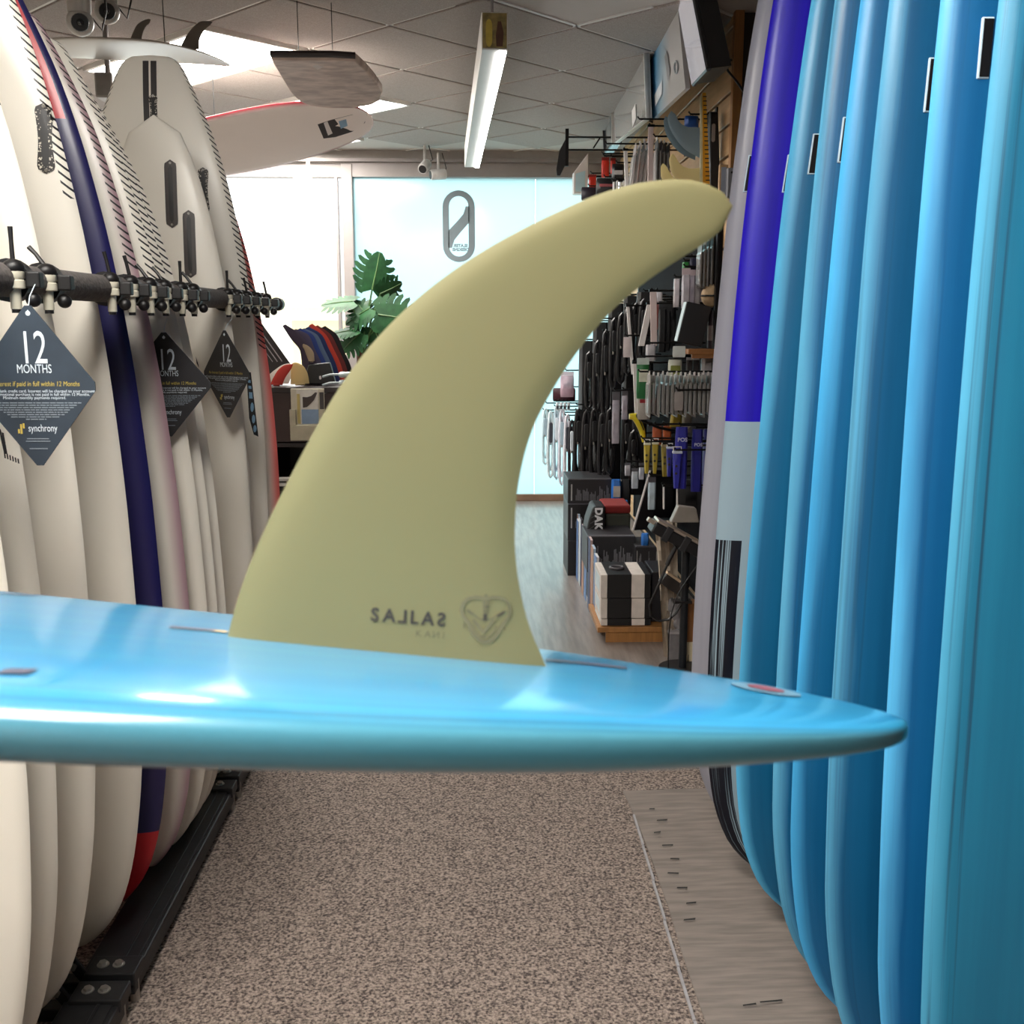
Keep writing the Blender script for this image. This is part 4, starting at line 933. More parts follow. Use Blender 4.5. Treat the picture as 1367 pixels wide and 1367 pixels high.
# pale leashes by the window
for i, (px, y0, y1, c) in enumerate(((728, 545, 620, '#cfe4ea'), (735, 548, 638, '#d9e6ea'), (743, 540, 640, '#bcd0dc'), (750, 545, 648, '#dfe0ea'), (757, 552, 652, '#e8e6ee'), (763, 560, 648, '#2b2930'))): leash('%s surf leash hanging by the window, %s from the fin edge' % ('pale' if i < 5 else 'dark', ordinal(i)), px, y0, y1, 7.3-.08*i, c, 8, 'leashes hanging before the frosted window', thick=.009, cuff=['#9fb4c0', '#3a3a44', '#d8e0e8'][i % 3])
hook('wire hook carrying the pale leashes by the window', W(728, 540, 7.2).x, 1.12, 7.2, W(745, 538, 7.2).z)
pack('pink and white pouch over the pale leashes', (748, 496, 766, 530), 7.0, '#d8b8c6', .05, head='#e6e4ee', film=True)
pack('dark red and black pouch behind the pink one', (738, 518, 768, 536), 7.15, '#3a0f1c', .05)
for i in range(4): pack('white printed label tag, %s above the pale leashes' % ordinal(i), (742+5*i, 537, 746+5*i, 548), 7.05, '#dfe6ea', .01, name='label_tag', cat='tag', win=(.2, .6, '#3a4048'))

# --- yellow, orange and blue goods
t = thing('yellow_scraper', 'curved yellow tool hanging on a black wire', 'tool', W(858, 592, 5.1))
path = [W(x, y, 5.1) for x, y in ((840, 556), (847, 556), (852, 563), (857, 575), (860, 590))]
obj('blade', G().tube(path, [.014, .019, .018, .015, .010], 12), cm('#d8c21f', .35), t, smooth=True)
obj('dark_edge', G().tube([p+Vector((.006, -.016, .004)) for p in path[1:4]], .003, 6), M_black, t)
path = [W(x, y, 5.05) for x, y in ((850, 553), (858, 562), (868, 566), (880, 571), (895, 574), (918, 578))]
t = thing('draped_cable', 'thick black wire sagging over the yellow and blue packs', 'cable', path[-1]); obj('wire', G().tube(path, .007, 8), M_wire, t, smooth=True); obj('tie', G().cyl(path[2]-Vector((.01, 0, 0)), path[2]+Vector((.01, 0, 0)), .010, n=8), M_wire, t)
def tube_pack(lab, r, Y, col, cap, group, marks=None):
    """tapered squeeze pack: narrow foot, clear hanger window, printed spots"""
    o = pack(lab, r, Y, col, .03, taper=.55, group=group, hk=True); x0, x1, z0, z1 = rect(*r, Y); cx = (x0+x1)/2; w = x1-x0; h = z1-z0
    obj('hanger', G().tube([(cx-w*.4, Y, z1-h*.02), (cx-w*.4, Y, z1+h*.13), (cx+w*.4, Y, z1+h*.13), (cx+w*.4, Y, z1-h*.02)], .003, 6), M_cardw, o)
    obj('shoulder', G().box((x0, Y-.012, z1-h*.05), (x1, Y+.012, z1+h*.02)), cm(cap), o, bevel=.003)
    for k, zz in enumerate((.62, .42)): obj('printed_spot', G().prism([(.006*math.cos(q)-w*.12, .006*math.sin(q)) for q in np.linspace(0, 2*math.pi, 10, endpoint=False)], (cx, Y-.0165, z0+h*zz), FX, FZ, (0, .003, 0)), cm('#3a3318'), o)
    return o
tube_pack('mustard yellow squeeze pack with clear hanger, left of the pair', (859, 592, 868, 632), 4.98, '#b7a02e', '#e8e0c0', 'yellow squeeze packs'); tube_pack('mustard yellow squeeze pack with clear hanger, right of the pair', (870, 591, 879, 632), 4.98, '#b39a2c', '#e8e0c0', 'yellow squeeze packs')
tube_pack('darker yellow squeeze pack half hidden by the blue ones', (882, 594, 894, 636), 5.05, '#8f7d28', '#c9b890', 'yellow squeeze packs')
pack('orange pack above the yellow squeeze packs, left', (871, 569, 883, 594), 5.08, '#b5552a', .03); pack('orange pack above the yellow squeeze packs, right', (885, 569, 896, 588), 5.09, '#c0602c', .03)
pack('olive yellow pouch with pointed top above the blue packs', (896, 551, 909, 570), 5.02, '#a89020', .04, taper=1.3)
pack('cream pouch right of the olive yellow pouch', (911, 550, 923, 578), 5.04, '#a59a86', .03)
pack('tall blue pack with white letters, nearest the grey board gap', (901, 570, 917, 652), 4.92, '#2a2ba0', .05, label=('POS', '#d8dcf2', .80, .46)); pack('tall blue pack with white print, second from the yellow packs', (923, 573, 937, 656), 4.94, '#25268a', .05, label=('POS', '#c8cce6', .76, .44)); pack('tall blue pack behind the silver board edge', (938, 573, 948, 650), 5.0, '#232478', .05, label=('PO', '#b8bce0', .76, .5))
tube_pack('small blue squeeze bottle before the tall blue pack', (897, 603, 910, 652), 4.85, '#3536a8', '#d8dcf0', 'blue squeeze bottles'); tube_pack('small blue squeeze bottle behind the first one', (889, 597, 898, 636), 4.95, '#2c2c8c', '#d8dcf0', 'blue squeeze bottles')
hook('wire hook carrying the tall blue packs', W(885, 566, 4.95).x, 1.12, 4.95, W(915, 566, 4.95).z); hook('wire hook carrying the yellow squeeze packs', W(855, 590, 5.0).x, 1.12, 5.0, W(880, 585, 5.0).z)
for i, (r, Y, c) in enumerate((((865, 637, 875, 680), 5.1, '#cfe0ea'), ((843, 625, 852, 652), 5.3, '#cfd6e0'), ((853, 618, 860, 640), 5.35, '#d8d8e2'), ((834, 618, 842, 635), 5.6, '#c8c4cc'))): pack('pale strap pack, %s from the right under the yellow goods' % ordinal(i), r, Y, c, .03, head='#55525a', film=True)
for i, px in enumerate((886, 904)): upright('thin pale rod hanging %s' % ('left of the card terminal' if i == 0 else 'above the card terminal'), px, 648, px, 680, 4.95, 2.2, M_cardw, 'hanging_rod')

# --- goods near the top of the wall
p = W(757, 172, 7.2); q = W(757, 222, 7.2)
t = thing('wire_display_rack', 'black wire rack sticking out high before the frosted window', 'rack', q)
obj('post', G().box((p.x-.011, 7.19, q.z), (p.x+.011, 7.21, p.z)), M_wire, t)
for y in (183, 200): a = W(757, y, 7.2); obj('arm', G().tube([a, Vector((1.12, 7.2, a.z))], .006, 8), M_wire, t)
a = W(800, 190, 7.2); obj('brace', G().tube([W(792, 198, 7.2), W(801, 184, 7.2)], .005, 8), M_wire, t)
g = G(); g.prism([(0, 0), (.002, 0), (.0, .2), (-.055, .10), (-.075, -.02), (-.07, -.06), (-.05, -.06), (-.02, .0)], (q.x+.004, 7.195, q.z), FX, FZ, (0, .02, 0)); tag(obj('black_pennant', g, cm('#1d1c1e')), 'black notched pennant hanging from the wire rack', 'flag')
x0, x1, z0, z1 = rect(766, 210, 785, 258, 7.6)
t = thing('light_box', 'white framed box with pale blue face beside the wire rack', 'sign', ((x0+x1)/2, 7.6, z0))
obj('frame', G().prism([(0, 0), (x1-x0, 0), (x1-x0, z1-z0+.03), (0, z1-z0-.10)], (x0, 7.6, z0), FX, FZ, (0, .12, 0)), M_cardw, t, bevel=.004); obj('face', G().prism([(.012, .0), (x1-x0-.02, 0), (x1-x0-.02, z1-z0-.10), (.012, z1-z0-.12)], (x0, 7.596, z0+.01), FX, FZ, (0, .003, 0)), mat('pale_blue_face', '#bfe0ea', .4, noise=.04), t); obj('bracket', G().tube([(x1-.01, 7.66, (z0+z1)/2), (1.12, 7.66, (z0+z1)/2)], .008, 8), M_wire, t)
for i, (r, Y) in enumerate((((803, 210, 813, 237), 6.6), ((815, 211, 822, 232), 6.65), ((786, 233, 796, 253), 7.0))): pack('bright red pouch high on the wall, %s from the framed case' % ordinal(i), r, Y, '#d8301c', .03, head='#8a1a12', group='red pouches')
pack('black pouch with white label beside the red pouches', (817, 219, 833, 243), 6.4, '#1c1a1d', .05, win=(.38, .62, '#d2d0d2'))
pack('black sack with red band under the red pouches', (796, 238, 822, 262), 6.5, '#1a1719', .06, win=(.5, .65, '#a8585c'))
pack('dark pouch low beside the light box', (776, 250, 800, 268), 6.9, '#241c2a', .05)
for i in range(4): pack('small white tube, %s in the row above the fin arch' % ordinal(i), (818+4.4*i, 243-2*(i % 2), 821+4.4*i, 258), 6.2, '#dcdad8', .02, name='white_tube', cat='tube', group='white tubes')
for i in range(5): edge_pack('clear sleeve hanging edge-on, %s from the white strip' % ordinal(i), 842+5.5*i, 196-3*i, 256, 5.75, 5, ['#b9b2b4', '#cbc2c2', '#9c9698', '#d0c8c8', '#b4aaac'][i], 'clear sleeves hanging edge-on', tilt=.10)
for i in range(4): edge_pack('black sleeve hanging edge-on, %s from the pink strip' % ordinal(i), 876+5*i, 188+2*i, 250, 5.5, 4.6, ['#17151a', '#242127', '#121114', '#1d1a20'][i], 'black sleeves hanging edge-on')
hook('wire hook carrying the clear sleeves', W(808, 190, 5.75).x, 1.12, 5.75, W(850, 192, 5.75).z); hook('wire hook carrying the black sleeves', W(872, 182, 5.5).x, 1.12, 5.5, W(885, 182, 5.5).z); hook('wire hook carrying the red pouches', W(803, 205, 6.6).x, 1.12, 6.6, W(812, 205, 6.6).z)
hook('long wire hook high below the poster', W(851, 159, 5.35).x, 1.12, 5.35, W(880, 159, 5.35).z)
# --- fins on display, ruler strip, black panel
NL = [((x-305)/420, (862-y)/420) for x, y in LEAD]; NT = [((x-305)/420, (862-y)/420) for x, y in TRAIL]
def wall_fin(lab, pts_lead, pts_trail, Y, m, text=None, name='display_fin', group='fins on display', th=.012):
    pl = lambda x, y, d: W(x, y, Y)+Vector((0, -d, 0))
    g = fin_geo(pts_lead, pts_trail, pl, th, 24, 8); lo = min(p.z for p in g.v)
    cx = sum(p.x for p in g.v)/len(g.v); t = thing(name, lab, 'fin', (cx, Y, lo), group)
    obj('blade', g, m, t, smooth=1.0)
    a, b = W(*pts_lead[0], Y), W(*pts_trail[0], Y); obj('base_tab', G().tube([a*.75+b*.25, a*.25+b*.75], .008, 8), m, t)
    return t
M_sblue = fin_mat('steel_blue_fin', '#9fb2bc', .3); M_sblue2 = fin_mat('steel_blue_fin_dark', '#7f949e', .3); M_crfin = fin_mat('pale_yellow_fin', '#efe2b2', .4)
wall_fin('steel blue fin in front of the pair on the slat wall', [(934, 211), (915, 200), (902, 185), (893, 168), (891, 157), (896, 148)], [(934, 170), (922, 170), (912, 167), (905, 160), (901, 152), (896, 148)], 5.0, M_sblue)
wall_fin('darker steel blue fin behind the front one', [(928, 214), (908, 204), (894, 188), (887, 172), (886, 162), (888, 155)], [(930, 172), (918, 175), (908, 172), (898, 164), (893, 158), (888, 155)], 5.06, M_sblue2)
wall_fin('pale yellow fin, larger of the two under the steel blue pair', [(936, 250), (918, 247), (903, 240), (895, 226), (893, 213), (897, 205)], [(936, 224), (924, 225), (912, 222), (905, 215), (901, 208), (897, 205)], 5.0, M_crfin)
wall_fin('pale yellow fin, smaller one behind at the left', [(915, 256), (898, 254), (887, 246), (882, 233), (882, 223), (885, 218)], [(918, 242), (905, 240), (897, 235), (893, 228), (889, 221), (885, 218)], 5.06, M_crfin)
x0, x1, z0, z1 = rect(933, 124, 941, 256, 4.98)
t = thing('ruler_strip', 'upright yellow ruler strip with black marks beside the steel blue fins', 'ruler', ((x0+x1)/2, 4.98, z0))
def ruler_x(z): return x0+(z1-z)/(z1-z0)*.020
obj('strip', G().prism([(ruler_x(z0)-x0, 0), (ruler_x(z0)-x0+.034, 0), (.020, z1-z0), (.004, z1-z0)], (x0+.004, 4.975, z0), FX, FZ, (0, .012, 0)), cm('#e8a41c'), t)
for i in range(22): z = z0+(z1-z0)*(i+.5)/22.5; xx = ruler_x(z); obj('tick', G().box((xx+.010+.008*(1-i/22), 4.9725, z), (xx+.026+.012*(1-i/22), 4.975, z+.0045)), M_black, t)
obj('pale_edge', G().prism([(ruler_x(z0)-x0-.012, 0), (ruler_x(z0)-x0, 0), (.004, z1-z0), (-.004, z1-z0-.02)], (x0+.004, 4.977, z0), FX, FZ, (0, .01, 0)), cm('#d8d3b0'), t)
x0, x1, z0, z1 = rect(945, 150, 957, 262, 5.02)
t = thing('black_case', 'narrow black case hung right of the yellow ruler', 'case', ((x0+x1)/2, 5.0, z0)); obj('shell', G().prism([(.012, 0), (x1-x0+.02, 0), (x1-x0-.004, z1-z0), (0, z1-z0)], (x0, 5.0, z0), FX, FZ, (0, .06, 0)), cm('#0f0d0f'), t, bevel=.006); obj('badge', G().prism(stadium(.016, .08), (x0+.018, 4.997, z0+(z1-z0)*.75), FX, FZ, (0, .003, 0)), cm('#a8a09a'), t)
pack('blue helmet-shaped pouch behind the steel blue fin', (914, 155, 932, 170), 5.15, '#1c4f9c', .05)
x0, x1, z0, z1 = rect(962, 218, 974, 262, 4.75)
t = thing('wall_notice', 'small framed notice at the end of the slat wall', 'notice', ((x0+x1)/2, 4.78, z0)); obj('frame', G().box((x0, 4.78, z0), (x1, 4.80, z1)), M_slat, t, bevel=.003); obj('sheet', G().box((x0+.008, 4.777, z0+.012), (x1-.008, 4.781, z1-.012)), cm('#9aa0ac'), t)
x0, x1, z0, z1 = rect(974, 222, 985, 262, 4.7)
t = thing('switch_box', 'grey metal switch box beside the framed notice', 'box', ((x0+x1)/2, 4.74, z0)); obj('housing', G().box((x0, 4.74, z0), (x1, 4.80, z1)), cm('#85858a'), t, bevel=.004); obj('screw', G().cyl(((x0+x1)/2, 4.737, z1-.02), ((x0+x1)/2, 4.741, z1-.02), .005, n=8), M_black, t)

# --- cases, poster and screen along the wall
def slab(name, lab, cat, corners, t, m, frame=None, fw=.02):
    """thin box through four placed corners (tl, tr, br, bl), thickness t away from the aisle"""
    P = [Vector(c) for c in corners]; n = (P[1]-P[0]).cross(P[3]-P[0]).normalized()
    if n.dot(P[0]-CAM) < 0: n = -n   # thickness goes away from the aisle
    lo = min(P, key=lambda p: p.z); o = thing(name, lab, cat, (sum((p for p in P), Vector())/4).to_2d().to_3d()+Vector((0, 0, lo.z)))
    g = G(); g.add(P+[p+n*t for p in P], [(0,1,2,3),(4,7,6,5),(0,4,5,1),(1,5,6,2),(2,6,7,3),(3,7,4,0)]); obj('panel', g, m, o)
    if frame:
        for i in range(4):
            a, b = P[i], P[(i+1) % 4]; c = (P[0]+P[1]+P[2]+P[3])/4; ia, ib = a+(c-a).normalized()*fw*1.4, b+(c-b).normalized()*fw*1.4
            g = G(); f = -n*.012; g.add([a+f, b+f, ib+f, ia+f, a+n*(t+.004), b+n*(t+.004), ib+n*t*.5, ia+n*t*.5], [(0,1,2,3),(4,7,6,5),(0,4,5,1),(1,5,6,2),(2,6,7,3),(3,7,4,0)]); obj('frame_bar', g, frame, o)
    return o, P, n
def wp(px, py, X): return WX(px, py, X)
c4 = [wp(817, 133, .86), wp(863, 70, .84), wp(866, 158, .84), wp(819, 194, .86)]
o, P, n = slab('wall_case', 'large glass fronted white case framed in aluminium under the ceiling', 'case', c4, .012, mat('case_glass', '#c4c2c0', .12, noise=.12, scale=3, coat=.6), mat('alu_frame', '#d0cdca', .35, metal=.4))
obj('paper_slip', G().add([P[0].lerp(P[1], .62).lerp(P[3].lerp(P[2], .62), .66)-n*.004, P[0].lerp(P[1], .72).lerp(P[3].lerp(P[2], .72), .60)-n*.004, P[0].lerp(P[1], .72).lerp(P[3].lerp(P[2], .72), .86)-n*.004, P[0].lerp(P[1], .62).lerp(P[3].lerp(P[2], .62), .95)-n*.004], [(0,1,2,3)]), M_cardw, o)
slab('wall_case', 'small dark framed case beyond the large white one', 'case', [wp(806, 163, .88), wp(817, 148, .87), wp(819, 192, .87), wp(808, 205, .88)], .05, mat('case_glass2', '#8e8d92', .15, coat=.5), mat('dark_frame', '#2a2a2e', .4))
tag(obj('upright_divider', G().add([wp(864, 66, .86), wp(871, 62, .89), wp(871, 160, .89), wp(866, 162, .86), wp(864, 66, .86)+Vector((.03, .05, 0)), wp(871, 62, .88)+Vector((.01, .05, 0)), wp(871, 160, .88)+Vector((.01, .05, 0)), wp(866, 162, .86)+Vector((.03, .05, 0))], [(0,1,2,3),(4,7,6,5),(0,4,5,1),(1,5,6,2),(2,6,7,3),(3,7,4,0)]), M_black), 'black upright divider between the white case and the poster', 'divider')
def poster_mat():
    m = mat('surf_poster', '#c7c9cb', .35, noise=.1, scale=3, coat=.3); nt = m.node_tree; b = nt.nodes['Principled BSDF']; L = nt.links.new
    tc = nt.nodes.new('ShaderNodeTexCoord'); sx = nt.nodes.new('ShaderNodeSeparateXYZ'); L(tc.outputs['Generated'], sx.inputs[0])
    r = nt.nodes.new('ShaderNodeValToRGB'); r.color_ramp.elements[0].color = lin('#c8c4c2'); r.color_ramp.elements[1].color = lin('#3f9fd8'); r.color_ramp.elements[0].position = .40; r.color_ramp.elements[1].position = .85
    e = r.color_ramp.elements.new(.62); e.color = lin('#a8c4d4'); L(sx.outputs[1], r.inputs[0]); L(r.outputs[0], b.inputs['Base Color']); return m
o, P, n = slab('wall_poster', 'big blue and white surf poster leaning out from the wall', 'poster', [wp(868, 32, .88), wp(903, -8, .86), wp(915, 118, .86), wp(871, 160, .88)], .02, poster_mat())
def on(P, a, b, n): return P[0].lerp(P[1], a).lerp(P[3].lerp(P[2], a), b)-n*.004
obj('white_print', G().add([on(P, .12, .78, n), on(P, .40, .70, n), on(P, .38, .84, n), on(P, .14, .90, n)], [(0,1,2,3)]), cm('#e2e6ea'), o)
obj('figure_print', G().add([on(P, .52, .50, n), on(P, .60, .46, n), on(P, .66, .70, n), on(P, .58, .78, n)], [(0,1,2,3)]), cm('#8d8a8c'), o)
obj('ring_print', G().tube([on(P, .84+.05*math.cos(q), .72+.06*math.sin(q), n) for q in np.linspace(0, 2*math.pi, 14, endpoint=False)], .004, 6, closed=True), cm('#9aa0a4'), o)
o, P, n = slab('wall_screen', 'flat screen tilted down high beside the poster', 'screen', [wp(901, -12, .86), wp(921, -16, .80), wp(942, 92, .80), wp(923, 113, .86)], .008, mat('glare_screen_glass', '#d6d2d8', .12, noise=.15, scale=4, coat=.6, emit=.45))  # reflected glare on the glass put in as pale colour and glow
for i in range(4): a, b = P[i], P[(i+1) % 4]; obj('bezel', G().tube([a+n*.01, b+n*.01], .010, 6), M_black, o)
g = G(); g.add([p+n*.010 for p in P]+[p+n*.09 for p in P], [(0,1,2,3),(4,7,6,5),(0,4,5,1),(1,5,6,2),(2,6,7,3),(3,7,4,0)]); obj('back_shell', g, M_black, o)
t = thing('screen_bracket', 'black swivel bracket and cables behind the screen', 'bracket', wp(955, 95, 1.0))
obj('arm', G().tube([wp(935, 40, .95), wp(948, 25, 1.02), wp(965, 20, 1.11)], .022, 8), M_black, t); obj('mount', G().tube([wp(950, 15, 1.06), wp(952, 90, 1.06)], .03, 10), M_black, t); obj('knuckle', G().sphere(wp(950, 40, 1.03), .045, 12, 8), M_black, t, smooth=True); obj('knuckle', G().sphere(wp(953, 62, 1.03), .035, 12, 8), M_black, t, smooth=True)
obj('cable', G().tube([wp(952, 80, 1.06), wp(962, 90, 1.08), wp(972, 84, 1.08), wp(976, 80, 1.10)], .006, 8), M_black, t, smooth=True)
t = tag(obj('power_cord', G().tube([wp(968, 85, 1.10), wp(972, 95, 1.10), wp(983, 108, 1.105), wp(994, 124, 1.12)], .005, 8), M_black, smooth=True), 'black cord curving down beside the slat wall end', 'cord')

# ================================================================ LOWER RIGHT: boxes, bins, terminal
x0, x1, z0, z1 = rect(757, 638, 815, 668, 6.0)
carton('black printed carton, top of the stacks by the aisle', (758, 640, 817, 672), 6.0, .34, '#232124', bars=(5, '#77757a', .12, .8), top='#5a585c')
carton('black printed carton under the top one', (758, 673, 815, 722), 6.0, .34, '#1c1a1d', bars=(4, '#6a686c', .35, .9), top='#55535a')
carton('black carton at the foot of the far stack', (758, 722, 812, 772), 6.0, .34, '#131214')
carton('black and blue printed carton in the middle stack', (784, 716, 848, 764), 5.3, .3, '#2b2a2e', bars=(5, '#8d8b90', .15, .85), top='#77757c')
carton('dark blue edged carton below the middle printed one', (786, 764, 848, 802), 5.3, .3, '#10101a', top='#1c2c6a')
carton('dark carton low under the middle stack', (788, 802, 850, 842), 5.3, .3, '#141318')
carton('small black printed carton right of the middle stack', (848, 730, 876, 764), 5.2, .26, '#2a292c', bars=(2, '#8d8b90', .15, .85), top='#55545a')
carton('plain black carton under the small printed one', (848, 764, 880, 815), 5.2, .26, '#121114')
pack('blue and white pack standing on the top carton', (816, 640, 829, 676), 5.95, '#1f66b8', .06, hk=False, win=(.38, .78, '#c4c0b8')); pack('black slim pack beside the blue and white pack', (829, 640, 842, 676), 5.95, '#17161a', .05, hk=False); pack('small bright blue pack on the red cloth', (828, 668, 838, 676), 5.8, '#2a7fd0', .05, hk=False); pack('small blue pack at the right of the middle stack', (856, 712, 866, 728), 5.22, '#2a6fc0', .05, hk=False)
x0, x1, z0, z1 = rect(806, 675, 842, 714, 5.6)
t = thing('folded_cloth', 'folded dark green cloth with a red top fold on the middle stack', 'cloth', ((x0+x1)/2, 5.6, z0))
obj('fold', G().box((x0, 5.6, z0), (x1, 5.85, z0+(z1-z0)*.72)), cm('#3c3d34', .9), t, bevel=.012); obj('red_fold', G().box((x0, 5.6, z0+(z1-z0)*.72), (x1, 5.85, z1)), cm('#7d1f1c', .9), t, bevel=.012)
# black bag with upright white letters
x0, x1, z0, z1 = rect(782, 676, 808, 714, 5.5)
t = thing('black_letter_bag', 'quilted black bag with upright white letters DAK', 'bag', ((x0+x1)/2, 5.5, z0))
obj('bag', G().prism([(0, 0), (x1-x0, 0), (x1-x0, z1-z0), (.04, z1-z0), (.015, (z1-z0)*.5)], (x0, 5.5, z0), FX, FZ, (0, .2, 0)), cm('#151416', .5), t, bevel=.012)
for i, chh in enumerate('DAK'): obj('letter', text_geo(chh, .054, ((x0+x1)/2+.014, 5.492, z1-.026-.040*i), (0, 0, -1), (1, 0, 0), bold=.003), cm('#e6e6e8'), t)
for i in range(4): obj('quilt_seam', G().tube([(x0+.018+.006*i, 5.494, z0+(z1-z0)*(.2+.2*i)), (x0+.045+.006*i, 5.494, z0+(z1-z0)*(.32+.2*i))], .002, 6), cm('#4a484c'), t)
# leaning black card with white edge
a, b = W(868, 628, 5.35), W(845, 708, 5.35)
t = thing('leaning_board', 'black board with white edge leaning over the red cloth', 'board', b); g = G(); w = Vector((.085, .02, 0)); g.add([a, a+w, b+w, b, a+Vector((0, .012, 0)), a+w+Vector((0, .012, 0)), b+w+Vector((0, .012, 0)), b+Vector((0, .012, 0))], [(0,1,2,3),(4,7,6,5),(0,4,5,1),(1,5,6,2),(2,6,7,3),(3,7,4,0)]); obj('board', g, cm('#0f0e12'), t); obj('edge', G().tube([a, b], .006, 6), M_cardw, t)
# three cartons with black and white bands
ys = [(767, 799), (799, 826), (826, 854)]
for i, (ya, yb) in enumerate(ys):
    x0, x1, z0, z1 = rect(802, ya, 868, yb, 4.70); D = .26
    if i == 2: z0 = .075
    t = thing('banded_carton', ['top carton of three with black and white upright bands', 'middle carton of three with black and white upright bands', 'bottom carton of three with black and white upright bands'][i], 'box', ((x0+x1)/2, 4.83, z0+.002), 'banded cartons')
    obj('body', G().box((x0, 4.70, z0+.002), (x1, 4.70+D, z1-.001)), cm('#d8cdc4', .5), t, bevel=.003)
    w = x1-x0
    for k, (pa, pb) in enumerate(((.13, .62), (.885, 1.0))): obj('black_band', G().box((x0+w*pa, 4.6985, z0+.003), (x0+w*pb+(.0012 if pb == 1 else 0), 4.70+D+.001, z1+.0002)), cm('#0e0c0e', .45), t)
    obj('side_label', G().box((x0-.001, 4.75, z0+.02), (x0, 4.92, z1-.02)), cm('#c9d6dc'), t)
    if i == 0: obj('tape_roll', G().tube([Vector((x0+w*.38+.03*math.cos(q), 4.82+.03*math.sin(q), z1+.006)) for q in np.linspace(0, 2*math.pi, 18, endpoint=False)], .006, 8, closed=True), cm('#5a565a'), t)
x0, x1, z0, z1 = rect(826, 853, 888, 874, 4.68)
t = thing('wooden_plinth', 'low orange brown wooden plinth under the banded cartons', 'plinth', ((x0+x1)/2, 4.85, 0)); obj('top_board', G().box((x0-.10, 4.68, .05), (x1, 5.1, .075)), M_slat_end, t, bevel=.002); obj('front_board', G().box((x0-.06, 4.69, 0), (x1, 4.71, .05)), M_slat_end, t); obj('front_board', G().box((x0-.06, 5.06, 0), (x1, 5.08, .05)), M_slat_end, t)
x0, x1, z0, z1 = rect(870, 764, 888, 858, 4.75); tag(obj('dark_bin', G().box((x0, 4.76, .077), (x1+.02, 5.0, z1)), cm('#16141a'), bevel=.004), 'plain black bin wedged right of the banded cartons', 'bin')
# thin magazines filed along the aisle side
for i in range(12):
    Yq = 4.98+.11*i; x = .565-.004*(i % 3); h = .34+.05*((i*7) % 5)/5
    t = thing('magazine', 'thin %s magazine filed upright along the aisle, %s from the banded cartons' % (['white', 'pale blue', 'pinkish', 'dark'][i % 4], ordinal(i)), 'magazine', (x, Yq, 0), 'magazines filed along the aisle')
    obj('pages', G().box((x, Yq, .0), (x+.012, Yq+.10, h)), cm(['#dcdcde', '#b4c8dc', '#c8b0ac', '#3a3840'][i % 4]), t); obj('cover', G().box((x-.0015, Yq, .0), (x, Yq+.10, h)), cm(['#c4ccd4', '#5a7cb0', '#a8785c', '#1d2a5c'][(i+1) % 4]), t)

# card terminal on a black pole, with cables
Yt = 4.25
t = thing('card_terminal', 'chunky black and silver terminal tilted on a black pole', 'terminal', (W(916, 860, Yt).x, Yt, 0))
a, b = W(874, 694, Yt), W(936, 728, Yt); d = (b-a).normalized(); nn = Vector((-d.z, 0, d.x)); L_ = (b-a).length
def tb(x0_, x1_, y0_, y1_, da, db): return G().prism([(x0_*L_, y0_), (x1_*L_, y0_), (x1_*L_, y1_), (x0_*L_, y1_)], a+Vector((0, da, 0)), d, nn, (0, db-da, 0))
obj('body', tb(0, 1.05, -.048, 0, -.05, .06), M_black, t, bevel=.006); obj('silver_top', tb(.02, 1.03, 0, .012, -.045, .06), mat('warm_silver', '#c9b9a8', .3, metal=.6, noise=.08), t, bevel=.003)
for x_ in (.22, .60): obj('rib', tb(x_, x_+.13, -.056, .008, -.058, -.045), cm('#2b2a2c'), t, bevel=.003)
obj('lever', tb(-.14, .02, -.018, .0, -.03, .0), mat('warm_silver', '#c9b9a8'), t, bevel=.003)
obj('screen_hood', G().prism([(-.02, 0), (.10, 0), (.085, .06), (.01, .07)], W(902, 698, Yt), FX, FZ, (0, .05, 0)), cm('#8d857c'), t, bevel=.005)
obj('swivel', G().sphere(W(905, 724, Yt), .024, 14, 10), M_black, t, smooth=True)
pt = W(917, 726, Yt); pole = obj('pole', G().cyl((pt.x, Yt+.02, .02), (pt.x, Yt+.02, pt.z), .017, n=16), cm('#12161c'), t, smooth=True)
obj('pole_collar', G().cyl((pt.x, Yt+.02, W(917, 785, Yt).z), (pt.x, Yt+.02, W(917, 780, Yt).z), .021, n=16), M_black, t); obj('shelf_arm', G().box((pt.x-.05, Yt, W(917, 806, Yt).z), (pt.x+.03, Yt+.05, W(917, 803, Yt).z)), M_black, t)
obj('foot', G().cyl((pt.x, Yt+.02, 0), (pt.x, Yt+.02, .02), .10, n=24), M_black, t)
cab = [W(x, y, Yt-.02) for x, y in ((902, 730), (893, 748), (884, 770), (875, 790), (867, 808), (869, 822), (880, 829), (893, 827), (903, 818), (909, 806))]
obj('cable', G().tube(cab, .0058, 8), M_black, t, smooth=True); obj('cable_sleeve', G().tube(cab[:2]+[cab[1].lerp(cab[2], .3)], .0095, 8), M_black, t, smooth=True)
cab = [W(x, y, Yt-.04) for x, y in ((931, 754), (920, 770), (910, 785), (902, 800), (896, 820), (893, 845), (892, 880), (892, 910))]
tag(obj('thin_cable', G().tube(cab, .0028, 6), M_black, smooth=True), 'thin black cable dropping to the floor from the terminal', 'cable')
